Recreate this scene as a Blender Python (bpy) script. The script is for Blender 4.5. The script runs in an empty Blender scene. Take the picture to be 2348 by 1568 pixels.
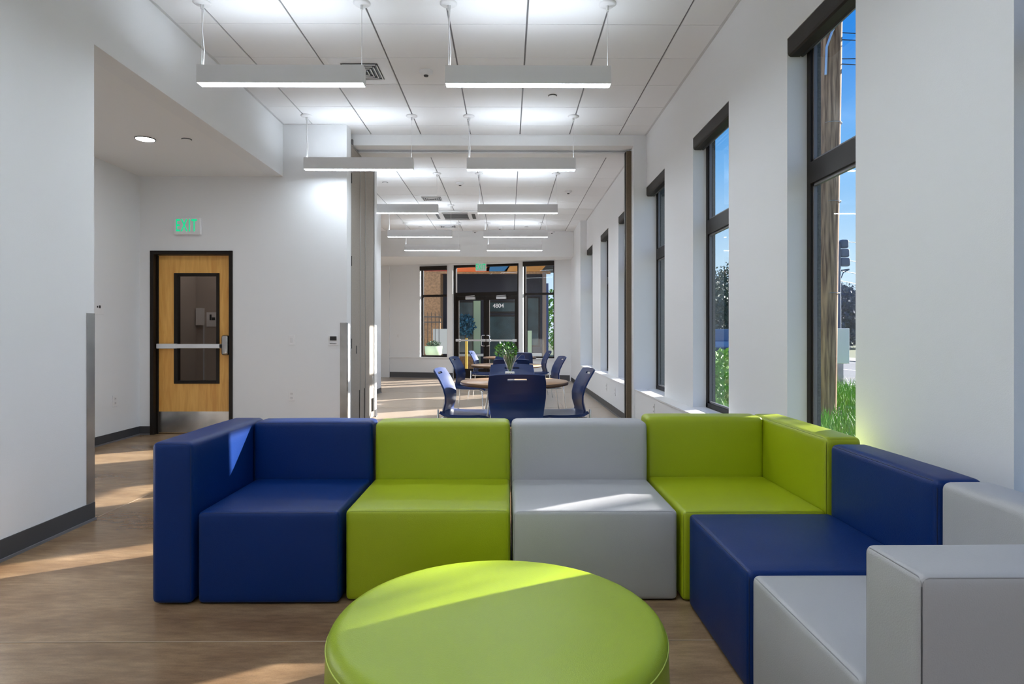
import bpy, bmesh, math, random
from math import pi, sin, cos, tan, atan, radians, hypot
from mathutils import Vector, Matrix, noise
random.seed(7)
C = bpy.context.scene.collection
SC = bpy.context.scene
CAMZ = 1.18
CEIL = 3.63

# ------------------------------------------------------------------ materials
def nt(name):
    m = bpy.data.materials.new(name); m.use_nodes = True
    t = m.node_tree
    return m, t, t.nodes.get('Principled BSDF')
def N(t, kind, **kw):
    n = t.nodes.new(kind)
    for k, v in kw.items():
        if k in n.inputs: n.inputs[k].default_value = v
        else: setattr(n, k, v)
    return n
def mat(name, col, rough=.5, metal=0., bump=0., bscale=200., var=0., vscale=3., spec=.5, coat=0.):
    m, t, b = nt(name)
    b.inputs['Base Color'].default_value = (*col, 1)
    b.inputs['Roughness'].default_value = rough
    b.inputs['Metallic'].default_value = metal
    b.inputs['Specular IOR Level'].default_value = spec
    b.inputs['Coat Weight'].default_value = coat
    tc = N(t, 'ShaderNodeTexCoord')
    if bump:
        n = N(t, 'ShaderNodeTexNoise', Scale=bscale, Detail=3.)
        bp = N(t, 'ShaderNodeBump', Strength=bump, Distance=.002)
        t.links.new(tc.outputs['Object'], n.inputs['Vector'])
        t.links.new(n.outputs['Fac'], bp.inputs['Height'])
        t.links.new(bp.outputs['Normal'], b.inputs['Normal'])
    if var:
        n = N(t, 'ShaderNodeTexNoise', Scale=vscale, Detail=5.)
        r = N(t, 'ShaderNodeMapRange'); r.inputs[1].default_value = .3; r.inputs[2].default_value = .7
        r.inputs[3].default_value = 1 - var; r.inputs[4].default_value = 1 + var
        mx = N(t, 'ShaderNodeVectorMath', operation='SCALE')
        mx.inputs[0].default_value = col
        t.links.new(tc.outputs['Object'], n.inputs['Vector'])
        t.links.new(n.outputs['Fac'], r.inputs[0])
        t.links.new(r.outputs[0], mx.inputs['Scale'])
        t.links.new(mx.outputs[0], b.inputs['Base Color'])
    return m
def emat(name, col, strength, base=(.8, .8, .8)):
    m, t, b = nt(name)
    b.inputs['Base Color'].default_value = (*base, 1)
    b.inputs['Emission Color'].default_value = (*col, 1)
    b.inputs['Emission Strength'].default_value = strength
    return m

M = {}
M['paint'] = mat('wall_paint', (.775, .785, .80), .65, bump=.25, bscale=260)
M['soffit'] = mat('soffit_paint', (.80, .805, .81), .7, bump=.2, bscale=260)
M['ceil'] = mat('ceiling_tile', (.80, .80, .81), .85, bump=.3, bscale=400)
M['tbar'] = mat('ceiling_grid', (.20, .20, .21), .5)
M['molding'] = mat('ceiling_molding', (.60, .60, .61), .5)
M['bronze'] = mat('dark_bronze_metal', (.013, .009, .0065), .42, spec=.25)
M['shade'] = mat('bronze_fascia', (.019, .0145, .011), .5, spec=.25)
M['base'] = mat('rubber_base', (.052, .053, .058), .45)
M['base2'] = mat('rubber_base_toe', (.16, .155, .165), .35)
M['steel'] = mat('brushed_steel', (.42, .41, .40), .24, 1., var=.2, vscale=6)
M['alum'] = mat('satin_aluminium', (.75, .76, .78), .35, .6)
M['chrome'] = mat('chrome', (.8, .8, .8), .12, 1.)
M['taupe'] = mat('taupe_partition_fabric', (.36, .325, .285), .85, bump=.8, bscale=500, var=.14, vscale=160)
M['taupe2'] = mat('partition_seal', (.13, .095, .06), .7, var=.1, vscale=60)
M['partmetal'] = mat('partition_trim', (.40, .39, .37), .45, .3)
M['white'] = mat('white_plastic', (.78, .78, .79), .4)
M['offwhite'] = mat('white_enamel', (.70, .70, .71), .4)
M['black'] = mat('black_plastic', (.012, .012, .013), .4)
M['blackgrille'] = mat('dark_grille', (.05, .05, .05), .6)
M['blue'] = mat('navy_vinyl', (.0, .021, .130), .42, bump=.35, bscale=330, var=.05, vscale=2, spec=.24)
M['blueseam'] = mat('navy_seam', (.002, .012, .06), .5)
M['lime'] = mat('lime_vinyl', (.32, .395, .004), .40, bump=.35, bscale=330, var=.04, vscale=2, spec=.5)
M['limeseam'] = mat('lime_seam', (.20, .26, .006), .5)
M['grey'] = mat('grey_vinyl', (.41, .41, .425), .42, bump=.35, bscale=330, var=.03, vscale=2, spec=.5)
M['greyseam'] = mat('grey_seam', (.26, .26, .27), .5)
M['otto'] = mat('lime_ottoman_vinyl', (.285, .385, .009), .36, bump=.35, bscale=330, var=.04, vscale=2, spec=.5)
M['ottoseam'] = mat('lime_ottoman_seam', (.50, .62, .10), .5)
M['chair'] = mat('navy_polymer', (.001, .020, .110), .32, spec=.45)
M['tabletop'] = mat('tan_laminate', (.50, .30, .165), .30, var=.10, vscale=8)
M['tableedge'] = mat('table_edge', (.12, .062, .025), .4)
M['green'] = mat('leaf_green', (.09, .30, .02), .45, var=.4, vscale=40)
M['leafdark'] = mat('leaf_dark', (.02, .09, .012), .45, var=.4, vscale=40)
M['leafedge'] = mat('leaf_pale_edge', (.42, .50, .30), .45)
M['exitletter'] = emat('exit_letter', (.0, .62, .26), .50, (.0, .25, .10))
M['lamp'] = emat('lamp_diffuser', (.81, .905, 1), 22.0)
M['lampup'] = emat('lamp_uplight', (.81, .905, 1), 10.0)
M['down'] = emat('downlight_lens', (.98, .98, 1), 34.0)
M['orange'] = mat('orange_fascia', (.72, .12, .008), .6)
M['orange2'] = mat('amber_fascia', (.55, .22, .03), .6)
M['teal'] = mat('blue_roof_metal', (.02, .14, .26), .5)
M['red'] = mat('red_fascia', (.40, .05, .035), .6)
M['navywall'] = mat('navy_building_wall', (.022, .024, .040), .7, var=.15, vscale=2)
M['tan'] = mat('tan_stucco', (.30, .175, .085), .9, bump=.8, bscale=60, var=.3, vscale=18)
M['taupepost'] = mat('brown_post', (.22, .16, .12), .8)
M['bluepost'] = mat('blue_post', (.02, .05, .16), .6)
M['palegreen'] = mat('pale_green_planter', (.42, .55, .36), .7)
M['whitewall'] = mat('white_site_wall', (.50, .52, .49), .8)
M['reflwhite'] = mat('reflection_white', (.92, .87, .83), .6)
M['concrete'] = mat('concrete_paving', (.36, .33, .30), .9, var=.15, vscale=5)
M['asphalt'] = mat('asphalt', (.10, .11, .125), .9, var=.15, vscale=8)
M['soil'] = mat('lawn_soil', (.08, .10, .03), .95, var=.4, vscale=6)
M['grass'] = mat('grass_blade', (.17, .36, .035), .6, var=.4, vscale=3)
M['hedge'] = mat('hedge_leaf', (.045, .085, .045), .7, var=.5, vscale=5)
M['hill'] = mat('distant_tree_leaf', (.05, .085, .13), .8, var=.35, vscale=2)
M['bark'] = mat('bark', (.10, .07, .05), .9)
M['stucco'] = mat('grey_stucco', (.10, .105, .10), .9, bump=1., bscale=90, var=.35, vscale=90)
M['paintline'] = mat('road_paint', (.7, .7, .7), .7)
M['carblue'] = mat('car_paint_blue', (.035, .07, .13), .25)
M['carglass'] = mat('car_glass', (.02, .03, .04), .1)
M['signal'] = mat('signal_housing', (.06, .10, .16), .6)
M['tealglass'] = mat('dark_teal_glass', (.03, .06, .065), .15, var=.5, vscale=2.5)
M['yellow'] = mat('yellow_paint', (.62, .40, .06), .6)

def wood_mat():
    m, t, b = nt('maple_veneer')
    tc = N(t, 'ShaderNodeTexCoord'); mp = N(t, 'ShaderNodeMapping')
    mp.inputs['Scale'].default_value = (9, 9, .8)
    n = N(t, 'ShaderNodeTexNoise', Scale=2.2, Detail=6., Distortion=1.2)
    n2 = N(t, 'ShaderNodeTexNoise', Scale=26., Detail=3.)
    mp2 = N(t, 'ShaderNodeMapping'); mp2.inputs['Scale'].default_value = (6, 6, .35)
    cr = N(t, 'ShaderNodeValToRGB')
    cr.color_ramp.elements[0].position = .3; cr.color_ramp.elements[0].color = (.74, .35, .070, 1)
    cr.color_ramp.elements[1].position = .7; cr.color_ramp.elements[1].color = (.90, .52, .135, 1)
    mx = N(t, 'ShaderNodeMix', data_type='RGBA', blend_type='MULTIPLY'); mx.inputs[0].default_value = .10
    L = t.links.new
    L(tc.outputs['Object'], mp.inputs[0]); L(mp.outputs[0], n.inputs['Vector'])
    L(tc.outputs['Object'], mp2.inputs[0]); L(mp2.outputs[0], n2.inputs['Vector'])
    L(n.outputs['Fac'], cr.inputs[0]); L(cr.outputs[0], mx.inputs[6]); L(n2.outputs['Fac'], mx.inputs[7])
    L(mx.outputs[2], b.inputs['Base Color']); b.inputs['Roughness'].default_value = .4
    return m
M['maple'] = wood_mat()

def pole_mat():
    m, t, b = nt('weathered_pole_wood')
    tc = N(t, 'ShaderNodeTexCoord'); mp = N(t, 'ShaderNodeMapping'); mp.inputs['Scale'].default_value = (14, 14, .9)
    n = N(t, 'ShaderNodeTexNoise', Scale=2., Detail=8.)
    cr = N(t, 'ShaderNodeValToRGB')
    cr.color_ramp.elements[0].position = .35; cr.color_ramp.elements[0].color = (.14, .060, .025, 1)
    cr.color_ramp.elements[1].position = .68; cr.color_ramp.elements[1].color = (.62, .37, .20, 1)
    t.links.new(tc.outputs['Object'], mp.inputs[0]); t.links.new(mp.outputs[0], n.inputs['Vector'])
    t.links.new(n.outputs['Fac'], cr.inputs[0]); t.links.new(cr.outputs[0], b.inputs['Base Color'])
    b.inputs['Roughness'].default_value = .9
    return m
M['pole'] = pole_mat()

def glass_mat(name, tint, gl=1.0, dirt=0.):
    m = bpy.data.materials.new(name); m.use_nodes = True; t = m.node_tree; t.nodes.clear()
    o = N(t, 'ShaderNodeOutputMaterial'); tr = N(t, 'ShaderNodeBsdfTransparent'); tr.inputs[0].default_value = (*tint, 1)
    g = N(t, 'ShaderNodeBsdfGlossy', Roughness=.02); g.inputs[0].default_value = (gl, gl, gl, 1)
    lw = N(t, 'ShaderNodeLayerWeight', Blend=.5); mx = N(t, 'ShaderNodeMixShader')
    L = t.links.new
    pw = N(t, 'ShaderNodeMath', operation='POWER'); pw.inputs[1].default_value = 4.5; L(lw.outputs['Facing'], pw.inputs[0])
    f = N(t, 'ShaderNodeMath', operation='MULTIPLY_ADD'); f.inputs[1].default_value = .75; f.inputs[2].default_value = .035; L(pw.outputs[0], f.inputs[0])
    L(f.outputs[0], mx.inputs[0]); L(tr.outputs[0], mx.inputs[1]); L(g.outputs[0], mx.inputs[2])
    last = mx
    if dirt:
        d = N(t, 'ShaderNodeBsdfDiffuse'); d.inputs[0].default_value = (.7, .75, .78, 1)
        tc = N(t, 'ShaderNodeTexCoord'); n = N(t, 'ShaderNodeTexNoise', Scale=45., Detail=4.)
        r = N(t, 'ShaderNodeMapRange'); r.inputs[1].default_value = .62; r.inputs[2].default_value = .72
        r.inputs[3].default_value = dirt * .3; r.inputs[4].default_value = dirt
        mx2 = N(t, 'ShaderNodeMixShader')
        L(tc.outputs['Object'], n.inputs['Vector']); L(n.outputs['Fac'], r.inputs[0]); L(r.outputs[0], mx2.inputs[0])
        L(mx.outputs[0], mx2.inputs[1]); L(d.outputs[0], mx2.inputs[2]); last = mx2
    L(last.outputs[0], o.inputs[0])
    return m
M['glass'] = glass_mat('window_glass', (.93, .95, .95), .9, .06)
M['glassclear'] = glass_mat('entry_glass', (.88, .90, .91), .9)
M['glassdark'] = glass_mat('door_glass_dark', (.62, .58, .54), .6)
M['glassvase'] = glass_mat('vase_glass', (.93, .96, .95), 1.)

def floor_mat():
    m, t, b = nt('stained_polished_concrete')
    L = t.links.new
    tc = N(t, 'ShaderNodeTexCoord')
    n1 = N(t, 'ShaderNodeTexNoise', Scale=.9, Detail=5., Roughness=.5)
    n2 = N(t, 'ShaderNodeTexNoise', Scale=4., Detail=6., Roughness=.58)
    mpf = N(t, 'ShaderNodeMapping'); mpf.inputs['Rotation'].default_value = (0, 0, .5); mpf.inputs['Scale'].default_value = (.6, 1.5, 1)
    n3 = N(t, 'ShaderNodeTexNoise', Scale=160., Detail=2.)
    L(tc.outputs['Object'], mpf.inputs[0])
    for n in (n1, n2): L(mpf.outputs[0], n.inputs['Vector'])
    L(tc.outputs['Object'], n3.inputs['Vector'])
    ad = N(t, 'ShaderNodeMath', operation='MULTIPLY_ADD'); ad.inputs[1].default_value = .40
    L(n2.outputs['Fac'], ad.inputs[0]); L(n1.outputs['Fac'], ad.inputs[2])
    ra = N(t, 'ShaderNodeMapRange', interpolation_type='SMOOTHSTEP'); ra.inputs[1].default_value = .48; ra.inputs[2].default_value = .95
    L(ad.outputs[0], ra.inputs[0])
    mc = N(t, 'ShaderNodeMix', data_type='RGBA', blend_type='MIX')
    mc.inputs[6].default_value = (.165, .092, .045, 1); mc.inputs[7].default_value = (.42, .285, .165, 1)
    L(ra.outputs[0], mc.inputs[0])
    n4 = N(t, 'ShaderNodeTexNoise', Scale=26., Detail=5., Roughness=.6); mp4 = N(t, 'ShaderNodeMapping')
    mp4.inputs['Rotation'].default_value = (0, 0, .5); mp4.inputs['Scale'].default_value = (.35, 1.6, 1)
    L(tc.outputs['Object'], mp4.inputs[0]); L(mp4.outputs[0], n4.inputs['Vector'])
    cr = N(t, 'ShaderNodeMix', data_type='RGBA', blend_type='OVERLAY'); cr.inputs[0].default_value = .45
    L(mc.outputs[2], cr.inputs[6]); L(n4.outputs['Fac'], cr.inputs[7])
    mx = N(t, 'ShaderNodeMix', data_type='RGBA', blend_type='MULTIPLY'); mx.inputs[0].default_value = .3
    L(cr.outputs[2], mx.inputs[6]); L(n3.outputs['Fac'], mx.inputs[7])
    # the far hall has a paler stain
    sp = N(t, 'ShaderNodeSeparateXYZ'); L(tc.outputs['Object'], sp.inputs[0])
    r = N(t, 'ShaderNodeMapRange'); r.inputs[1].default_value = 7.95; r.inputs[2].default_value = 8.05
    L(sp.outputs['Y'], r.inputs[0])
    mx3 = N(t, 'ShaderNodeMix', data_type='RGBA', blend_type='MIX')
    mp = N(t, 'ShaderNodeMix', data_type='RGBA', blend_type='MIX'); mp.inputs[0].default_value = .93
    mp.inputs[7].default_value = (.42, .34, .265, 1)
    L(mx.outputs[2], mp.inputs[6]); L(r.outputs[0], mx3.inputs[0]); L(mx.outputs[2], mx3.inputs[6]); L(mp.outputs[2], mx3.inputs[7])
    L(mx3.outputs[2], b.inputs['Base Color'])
    b.inputs['Roughness'].default_value = .27
    return m
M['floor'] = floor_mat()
M['joint'] = mat('sawcut_joint', (.30, .22, .15), .6)

# ------------------------------------------------------------------ mesh helpers
class MB:
    def __init__(s): s.v = []; s.f = []; s.mi = []; s.sm = []
    def add(s, vs, fs, mi=0, smooth=False):
        o = len(s.v); s.v += [tuple(v) for v in vs]
        for f in fs: s.f.append([i + o for i in f]); s.mi.append(mi); s.sm.append(smooth)
    def box(s, x0, y0, z0, x1, y1, z1, mi=0):
        if x0 > x1: x0, x1 = x1, x0
        if y0 > y1: y0, y1 = y1, y0
        if z0 > z1: z0, z1 = z1, z0
        s.add([(x0,y0,z0),(x1,y0,z0),(x1,y1,z0),(x0,y1,z0),(x0,y0,z1),(x1,y0,z1),(x1,y1,z1),(x0,y1,z1)],
              [(3,2,1,0),(4,5,6,7),(0,1,5,4),(1,2,6,5),(2,3,7,6),(3,0,4,7)], mi)
        return s
    def prism(s, prof, axis, a, b, mi=0, smooth=False):
        # prof: closed list of 2d points; axis: extrusion axis
        n = len(prof)
        def P(p, t): return {'x': (t, p[0], p[1]), 'y': (p[0], t, p[1]), 'z': (p[0], p[1], t)}[axis]
        vs = [P(p, a) for p in prof] + [P(p, b) for p in prof]
        s.add(vs, [(i, (i+1) % n, n + (i+1) % n, n + i) for i in range(n)], mi, smooth)
        s.add(vs, [list(range(n))[::-1], list(range(n, 2*n))], mi)
        return s
    def tube(s, pts, r, n=8, mi=0, closed=False, radii=None):
        pts = [Vector(p) for p in pts]; m = len(pts); rings = []
        up = Vector((0, 0, 1)); prev = None
        for i, p in enumerate(pts):
            if closed: d = (pts[(i+1) % m] - pts[i-1])
            else: d = (pts[min(i+1, m-1)] - pts[max(i-1, 0)])
            d = d.normalized() if d.length > 1e-9 else Vector((0,0,1))
            if prev is None:
                a = up if abs(d.z) < .9 else Vector((1, 0, 0))
                u = d.cross(a).normalized()
            else:
                u = (prev - d * prev.dot(d))
                u = u.normalized() if u.length > 1e-6 else d.orthogonal().normalized()
            prev = u; w = d.cross(u)
            rr = radii[i] if radii else r
            rings.append([p + (u*cos(2*pi*k/n) + w*sin(2*pi*k/n)) * rr for k in range(n)])
        vs = [v for g in rings for v in g]; fs = []
        for i in range(m if closed else m-1):
            j = (i+1) % m
            for k in range(n): fs.append((i*n+k, i*n+(k+1) % n, j*n+(k+1) % n, j*n+k))
        s.add(vs, fs, mi, True)
        if not closed:
            s.add(rings[0], [list(range(n))[::-1]], mi); s.add(rings[-1], [list(range(n))], mi)
        return s
    def lathe(s, prof, n=32, cx=0, cy=0, mi=0, caps=True):
        vs = []; m = len(prof)
        for r, z in prof:
            for k in range(n): vs.append((cx + r*cos(2*pi*k/n), cy + r*sin(2*pi*k/n), z))
        fs = [(i*n+k, i*n+(k+1) % n, (i+1)*n+(k+1) % n, (i+1)*n+k) for i in range(m-1) for k in range(n)]
        s.add(vs, fs, mi, True)
        if caps:
            if prof[0][0] > 1e-4: s.add(vs[:n], [list(range(n))[::-1]], mi)
            if prof[-1][0] > 1e-4: s.add(vs[-n:], [list(range(n))], mi)
        return s
    def build(s, name, m, parent=None, loc=None, bevel=0., shade=None):
        me = bpy.data.meshes.new(name); me.from_pydata(s.v, [], s.f)
        ms = m if isinstance(m, (list, tuple)) else [m]
        for x in ms: me.materials.append(x)
        for p, mi, sm in zip(me.polygons, s.mi, s.sm):
            p.material_index = mi; p.use_smooth = sm if shade is None else shade
        bm = bmesh.new(); bm.from_mesh(me)
        bmesh.ops.recalc_face_normals(bm, faces=bm.faces); bm.to_mesh(me); bm.free()
        me.update()
        o = bpy.data.objects.new(name, me); C.objects.link(o)
        if parent is not None: o.parent = parent
        if loc is not None: o.location = loc
        if bevel:
            bv = o.modifiers.new('bevel', 'BEVEL'); bv.width = bevel; bv.segments = 2; bv.limit_method = 'ANGLE'; bv.angle_limit = radians(50)
            me.shade_smooth() if hasattr(me, 'shade_smooth') else None
            wn = o.modifiers.new('wn', 'WEIGHTED_NORMAL')
        return o

def tag(o, label=None, cat=None, group=None, kind=None):
    if label: o['label'] = label
    if cat: o['category'] = cat
    if group: o['group'] = group
    if kind: o['kind'] = kind
    return o
def empty(name, loc=(0,0,0), rz=0., label=None, cat=None, group=None, kind=None):
    o = bpy.data.objects.new(name, None); o.empty_display_size = .1; C.objects.link(o)
    o.location = loc; o.rotation_euler = (0, 0, rz)
    return tag(o, label, cat, group, kind)
def struct(o): o['kind'] = 'structure'; return o
def copy_tree(o, parent=None):
    c = o.copy(); C.objects.link(c); c.parent = parent
    for ch in [x for x in bpy.data.objects if x.parent == o]: copy_tree(ch, c)
    return c

def cushion(x0, y0, z0, x1, y1, z1, r=.022, bulge=(.004, .004, .006), n=14, jitter=0.):
    """soft upholstered block: rounded box whose faces swell a little"""
    cx, cy, cz = (x0+x1)/2, (y0+y1)/2, (z0+z1)/2
    h = Vector(((x1-x0)/2, (y1-y0)/2, (z1-z0)/2)); inner = h - Vector((r, r, r))
    def ts(L):
        a = [-L, -L + r*.25, -L + r*.55, -L + r]
        k = max(2, n)
        mid = [(-L+r) + (2*L-2*r) * i/k for i in range(1, k)]
        return a + mid + [-t for t in reversed(a)]
    bm = bmesh.new(); cache = {}
    def V(p):
        k = (round(p[0], 5), round(p[1], 5), round(p[2], 5))
        if k in cache: return cache[k]
        P = Vector(p)
        q = Vector([max(-inner[i], min(inner[i], P[i])) for i in range(3)])
        d = P - q
        if d.length > 1e-9: R = q + d.normalized() * r
        else: R = P
        u = [min(1, abs(P[i]/h[i])) for i in range(3)]
        for i in range(3):
            j, l = (i+1) % 3, (i+2) % 3
            w = (1-u[j]**2)*(1-u[l]**2)
            if abs(abs(P[i]) - h[i]) < 1e-6:
                s_ = 1 if P[i] > 0 else -1
                if i == 2 and s_ < 0: continue
                R[i] += s_*bulge[i]*w
                if jitter:
                    R[i] += s_*jitter*w*noise.noise(Vector((P.x*4+cx*7, P.y*4+cy*5, P.z*4)))
        v = bm.verts.new(R + Vector((cx, cy, cz))); cache[k] = v; return v
    T = [ts(h[i]) for i in range(3)]
    for ax in range(3):
        a, b_ = (ax+1) % 3, (ax+2) % 3
        for sg in (-1, 1):
            for i in range(len(T[a])-1):
                for j in range(len(T[b_])-1):
                    q = []
                    for (ii, jj) in ((i,j),(i+1,j),(i+1,j+1),(i,j+1)):
                        p = [0,0,0]; p[ax] = sg*h[ax]; p[a] = T[a][ii]; p[b_] = T[b_][jj]; q.append(V(p))
                    if len(set(q)) == 4:
                        try: bm.faces.new(q if sg > 0 else q[::-1])
                        except ValueError: pass
    bmesh.ops.recalc_face_normals(bm, faces=bm.faces)
    for f in bm.faces: f.smooth = True
    return bm
def bmobj(name, bm, m, parent=None):
    me = bpy.data.meshes.new(name); bm.to_mesh(me); bm.free(); me.materials.append(m)
    o = bpy.data.objects.new(name, me); C.objects.link(o)
    if parent is not None: o.parent = parent
    return o
def rect_loop(axis, t, a0, b0, a1, b1, r, inset=0., k=5):
    """rounded rectangle loop in the plane axis=t"""
    a0 += inset; b0 += inset; a1 -= inset; b1 -= inset
    pts = []
    for (ca, cb, st) in ((a1-r, b1-r, 0), (a0+r, b1-r, 1), (a0+r, b0+r, 2), (a1-r, b0+r, 3)):
        for i in range(k+1):
            an = (st + i/k) * pi/2
            pts.append((ca + r*cos(an), cb + r*sin(an)))
    return [{'x': (t, p[0], p[1]), 'y': (p[0], t, p[1]), 'z': (p[0], p[1], t)}[axis] for p in pts]

# ------------------------------------------------------------------ room shell
XL, XR, XLED, XG = -2.63, 1.713, 1.575, 1.833
XO = 1.92
YD = 7.42            # door wall
SOF = 3.02
SILL, HEAD = .497, 2.985
REAR = -4.2

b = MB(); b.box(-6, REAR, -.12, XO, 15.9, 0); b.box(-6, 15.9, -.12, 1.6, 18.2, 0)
fl = struct(b.build('floor', M['floor']))
b = MB()
for y in (2.43, 5.0, 10.1, 12.7): b.box(-4.3, y-.003, 0, 1.57, y+.003, .0012)
b.box(XL-.012, 2.44, 0, XL-.006, 7.4, .0012); b.box(.9, 8.3, 0, .906, 15.6, .0012)
struct(b.build('trim_1', M['joint']))

# ceilings: suspended tiles in a reveal grid
def tiled(name, x0, x1, y0, y1, gx, gy, holes=()):
    b = MB(); b.box(x0, y0, CEIL+.012, x1, y1, CEIL+.10, 1)
    T = .6096; g = .0075
    i0 = math.floor((x0-gx)/T); i1 = math.ceil((x1-gx)/T); j0 = math.floor((y0-gy)/T); j1 = math.ceil((y1-gy)/T)
    for i in range(i0, i1):
        for j in range(j0, j1):
            a0, a1 = max(gx+i*T, x0)+g, min(gx+(i+1)*T, x1)-g
            c0, c1 = max(gy+j*T, y0)+g*.45, min(gy+(j+1)*T, y1)-g*.45
            if a1-a0 < .02 or c1-c0 < .02: continue
            b.box(a0, c0, CEIL, a1, c1, CEIL+.014, 0)
    return struct(b.build(name, [M['ceil'], M['tbar']]))
tiled('ceiling', XL, XR, REAR, 7.80, .152, 5.01)
tiled('ceiling_hall', -6, XR, 8.22, 15.12, .152, 9.34)
b = MB()   # wall-angle molding around the suspended ceiling
b.box(XL, REAR, CEIL-.004, XL+.022, YD, CEIL+.012); b.box(XR-.022, REAR, CEIL-.004, XR, 7.8, CEIL+.012)
b.box(XL+.022, YD-.02, CEIL-.004, -1.885, YD, CEIL+.012)
b.box(XR-.022, 8.23, CEIL-.004, XR, 13.66, CEIL+.012)
struct(b.build('trim_2', M['molding']))

# left wall, with the alcove behind it
b = MB()
b.box(-2.80, REAR, 0, XL, 4.04, CEIL+.1)
b.box(-4.45, 3.90, 0, -2.80, 4.04, CEIL+.1)
b.box(-2.80, 4.04, SOF, XL, YD, CEIL+.1)
struct(b.build('wall_left', M['paint']))
b = MB(); b.box(-4.45, 4.04, SOF, -2.80, YD, SOF+.12); struct(b.build('ceiling_alcove', M['soffit']))
b = MB(); b.box(-4.45, 4.04, 0, -4.30, YD, SOF); struct(b.build('wall_alcove', M['paint']))
# door wall with opening x -4.165..-3.225
DX0, DX1, DZ = -4.175, -3.215, 2.150
b = MB()
b.box(-4.45, YD, 0, DX0, 7.62, CEIL+.1); b.box(DX1, YD, 0, -1.885, 7.62, CEIL+.1); b.box(DX0, YD, DZ, DX1, 7.62, CEIL+.1)
struct(b.build('wall_back', M['paint']))
# rear wall (behind the camera) with a wide window opening
b = MB()
b.box(-2.8, REAR-.15, 0, XR, REAR, CEIL+.1)
struct(b.build('wall_rear', M['paint']))
# header over the folding partition and pocket
b = MB()
XH = XLED-.0201
b.box(-3.2, 7.80, 3.50, XH, 7.98, CEIL+.1); b.box(-3.2, 8.04, 3.47, XH, 8.22, CEIL+.1)
b.box(-3.2, 7.98, 3.56, XH, 8.04, CEIL+.1)
struct(b.build('wall_header', M['soffit']))
tk = MB(); tk.box(-1.9, 7.975, 3.495, 1.5, 7.99, 3.515); tk.box(-1.9, 8.03, 3.485, 1.5, 8.045, 3.505); tk.box(-1.9, 7.99, 3.53, 1.5, 8.03, 3.56)
tag(tk.build('partition_track', M['alum']), 'silver ceiling track of the folding partition under the white header', 'track')
# pocket stub wall at the far side of the stacked panels, and the hall's left walls
b = MB()
b.box(-3.2, 8.98, 0, -1.885, 9.12, CEIL+.1)
b.box(-2.72, 9.12, 0, -2.545, 12.72, CEIL+.1)
b.box(-3.2, 7.62, 0, -3.05, 8.98, CEIL+.1)
struct(b.build('wall_hall_left', M['paint']))
b = MB(); b.box(-6.1, 9.0, 0, -6.0, 18.3, CEIL+.1); b.box(-6.0, 9.0, 0, -2.72, 9.12, CEIL+.1)
struct(b.build('wall_lobby_left', M['paint']))
# right-hand jamb
b = MB(); b.box(XLED-.02, 7.80, 0, XR, 8.26, CEIL+.1); struct(b.build('wall_jamb', M['paint']))
b = MB(); b.box(1.495, 7.93, 0, XLED-.02, 8.10, 3.475)
o = tag(b.build('partition_seal', [M['taupe2']], bevel=.004), 'tall brown closing seal strip of the folding partition on the right jamb', 'seal strip')
b = MB(); b.box(1.487, 7.99, 0.0, 1.495, 8.05, 3.475); b.build('seal_bulb', M['black'], o)

# right wall: lower wall with a ledge, upper wall with windows
wins = [(-2.90, -1.96), (-.86, .08), (1.19, 2.128), (3.101, 3.863), (4.888, 5.833), (6.888, 7.80)]
hwins = [(8.84, 9.768), (10.75, 11.65), (12.75, 13.67)]
def side_wall(name, y0, y1, ws, mi_in, mi_out, solid=False):
    b = MB(); edges = [y0] + [e for w in ws for e in w] + [y1]
    for k in range(0, len(edges), 2):
        if edges[k+1] - edges[k] > .001: b.box(XR, edges[k], SILL, 1.87, edges[k+1], HEAD)
    b.box(XR, y0, HEAD, 1.87, y1, CEIL+.1); b.box(XR, y0, 0, 1.87, y1, SILL)
    struct(b.build(name, mi_in))
    b = MB()
    for k in range(0, len(edges), 2):
        if edges[k+1] - edges[k] > .001: b.box(1.871, edges[k], SILL, XO, edges[k+1], HEAD)
    b.box(1.871, y0, HEAD, XO, y1, CEIL+.1); b.box(1.871, y0, -.1, XO, y1, SILL)
    struct(b.build(name+'_outer', mi_out))
side_wall('wall_right', REAR-.15, 7.8, wins, M['paint'], M['stucco'])
side_wall('wall_right_hall', 7.8, 13.67, hwins, M['paint'], M['stucco'])
b = MB(); b.box(XLED, REAR, 0, XR-.0005, 7.8, SILL-.018); struct(b.build('wall_right_lower', M['paint']))
b = MB(); b.box(XLED, 8.26, 0, XR-.0005, 13.67, SILL-.018); struct(b.build('wall_right_hall_lower', M['paint']))
b = MB(); b.box(XLED-.006, REAR, SILL-.0175, XR, 7.8, SILL)
for a, c in wins: b.box(XR-.001, a, SILL, 1.833, c, SILL+.004)
struct(b.build('trim_3', M['white'], bevel=.003))
b = MB(); b.box(XLED-.006, 8.26, SILL-.0175, XR, 13.67, SILL)
for a, c in hwins: b.box(XR-.001, a, SILL, 1.833, c, SILL+.004)
struct(b.build('trim_4', M['white'], bevel=.003))
b = MB(); b.box(XLED, 13.67, 0, XO, 15.95, CEIL+.1); struct(b.build('wall_right_entry', M['paint']))

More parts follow.
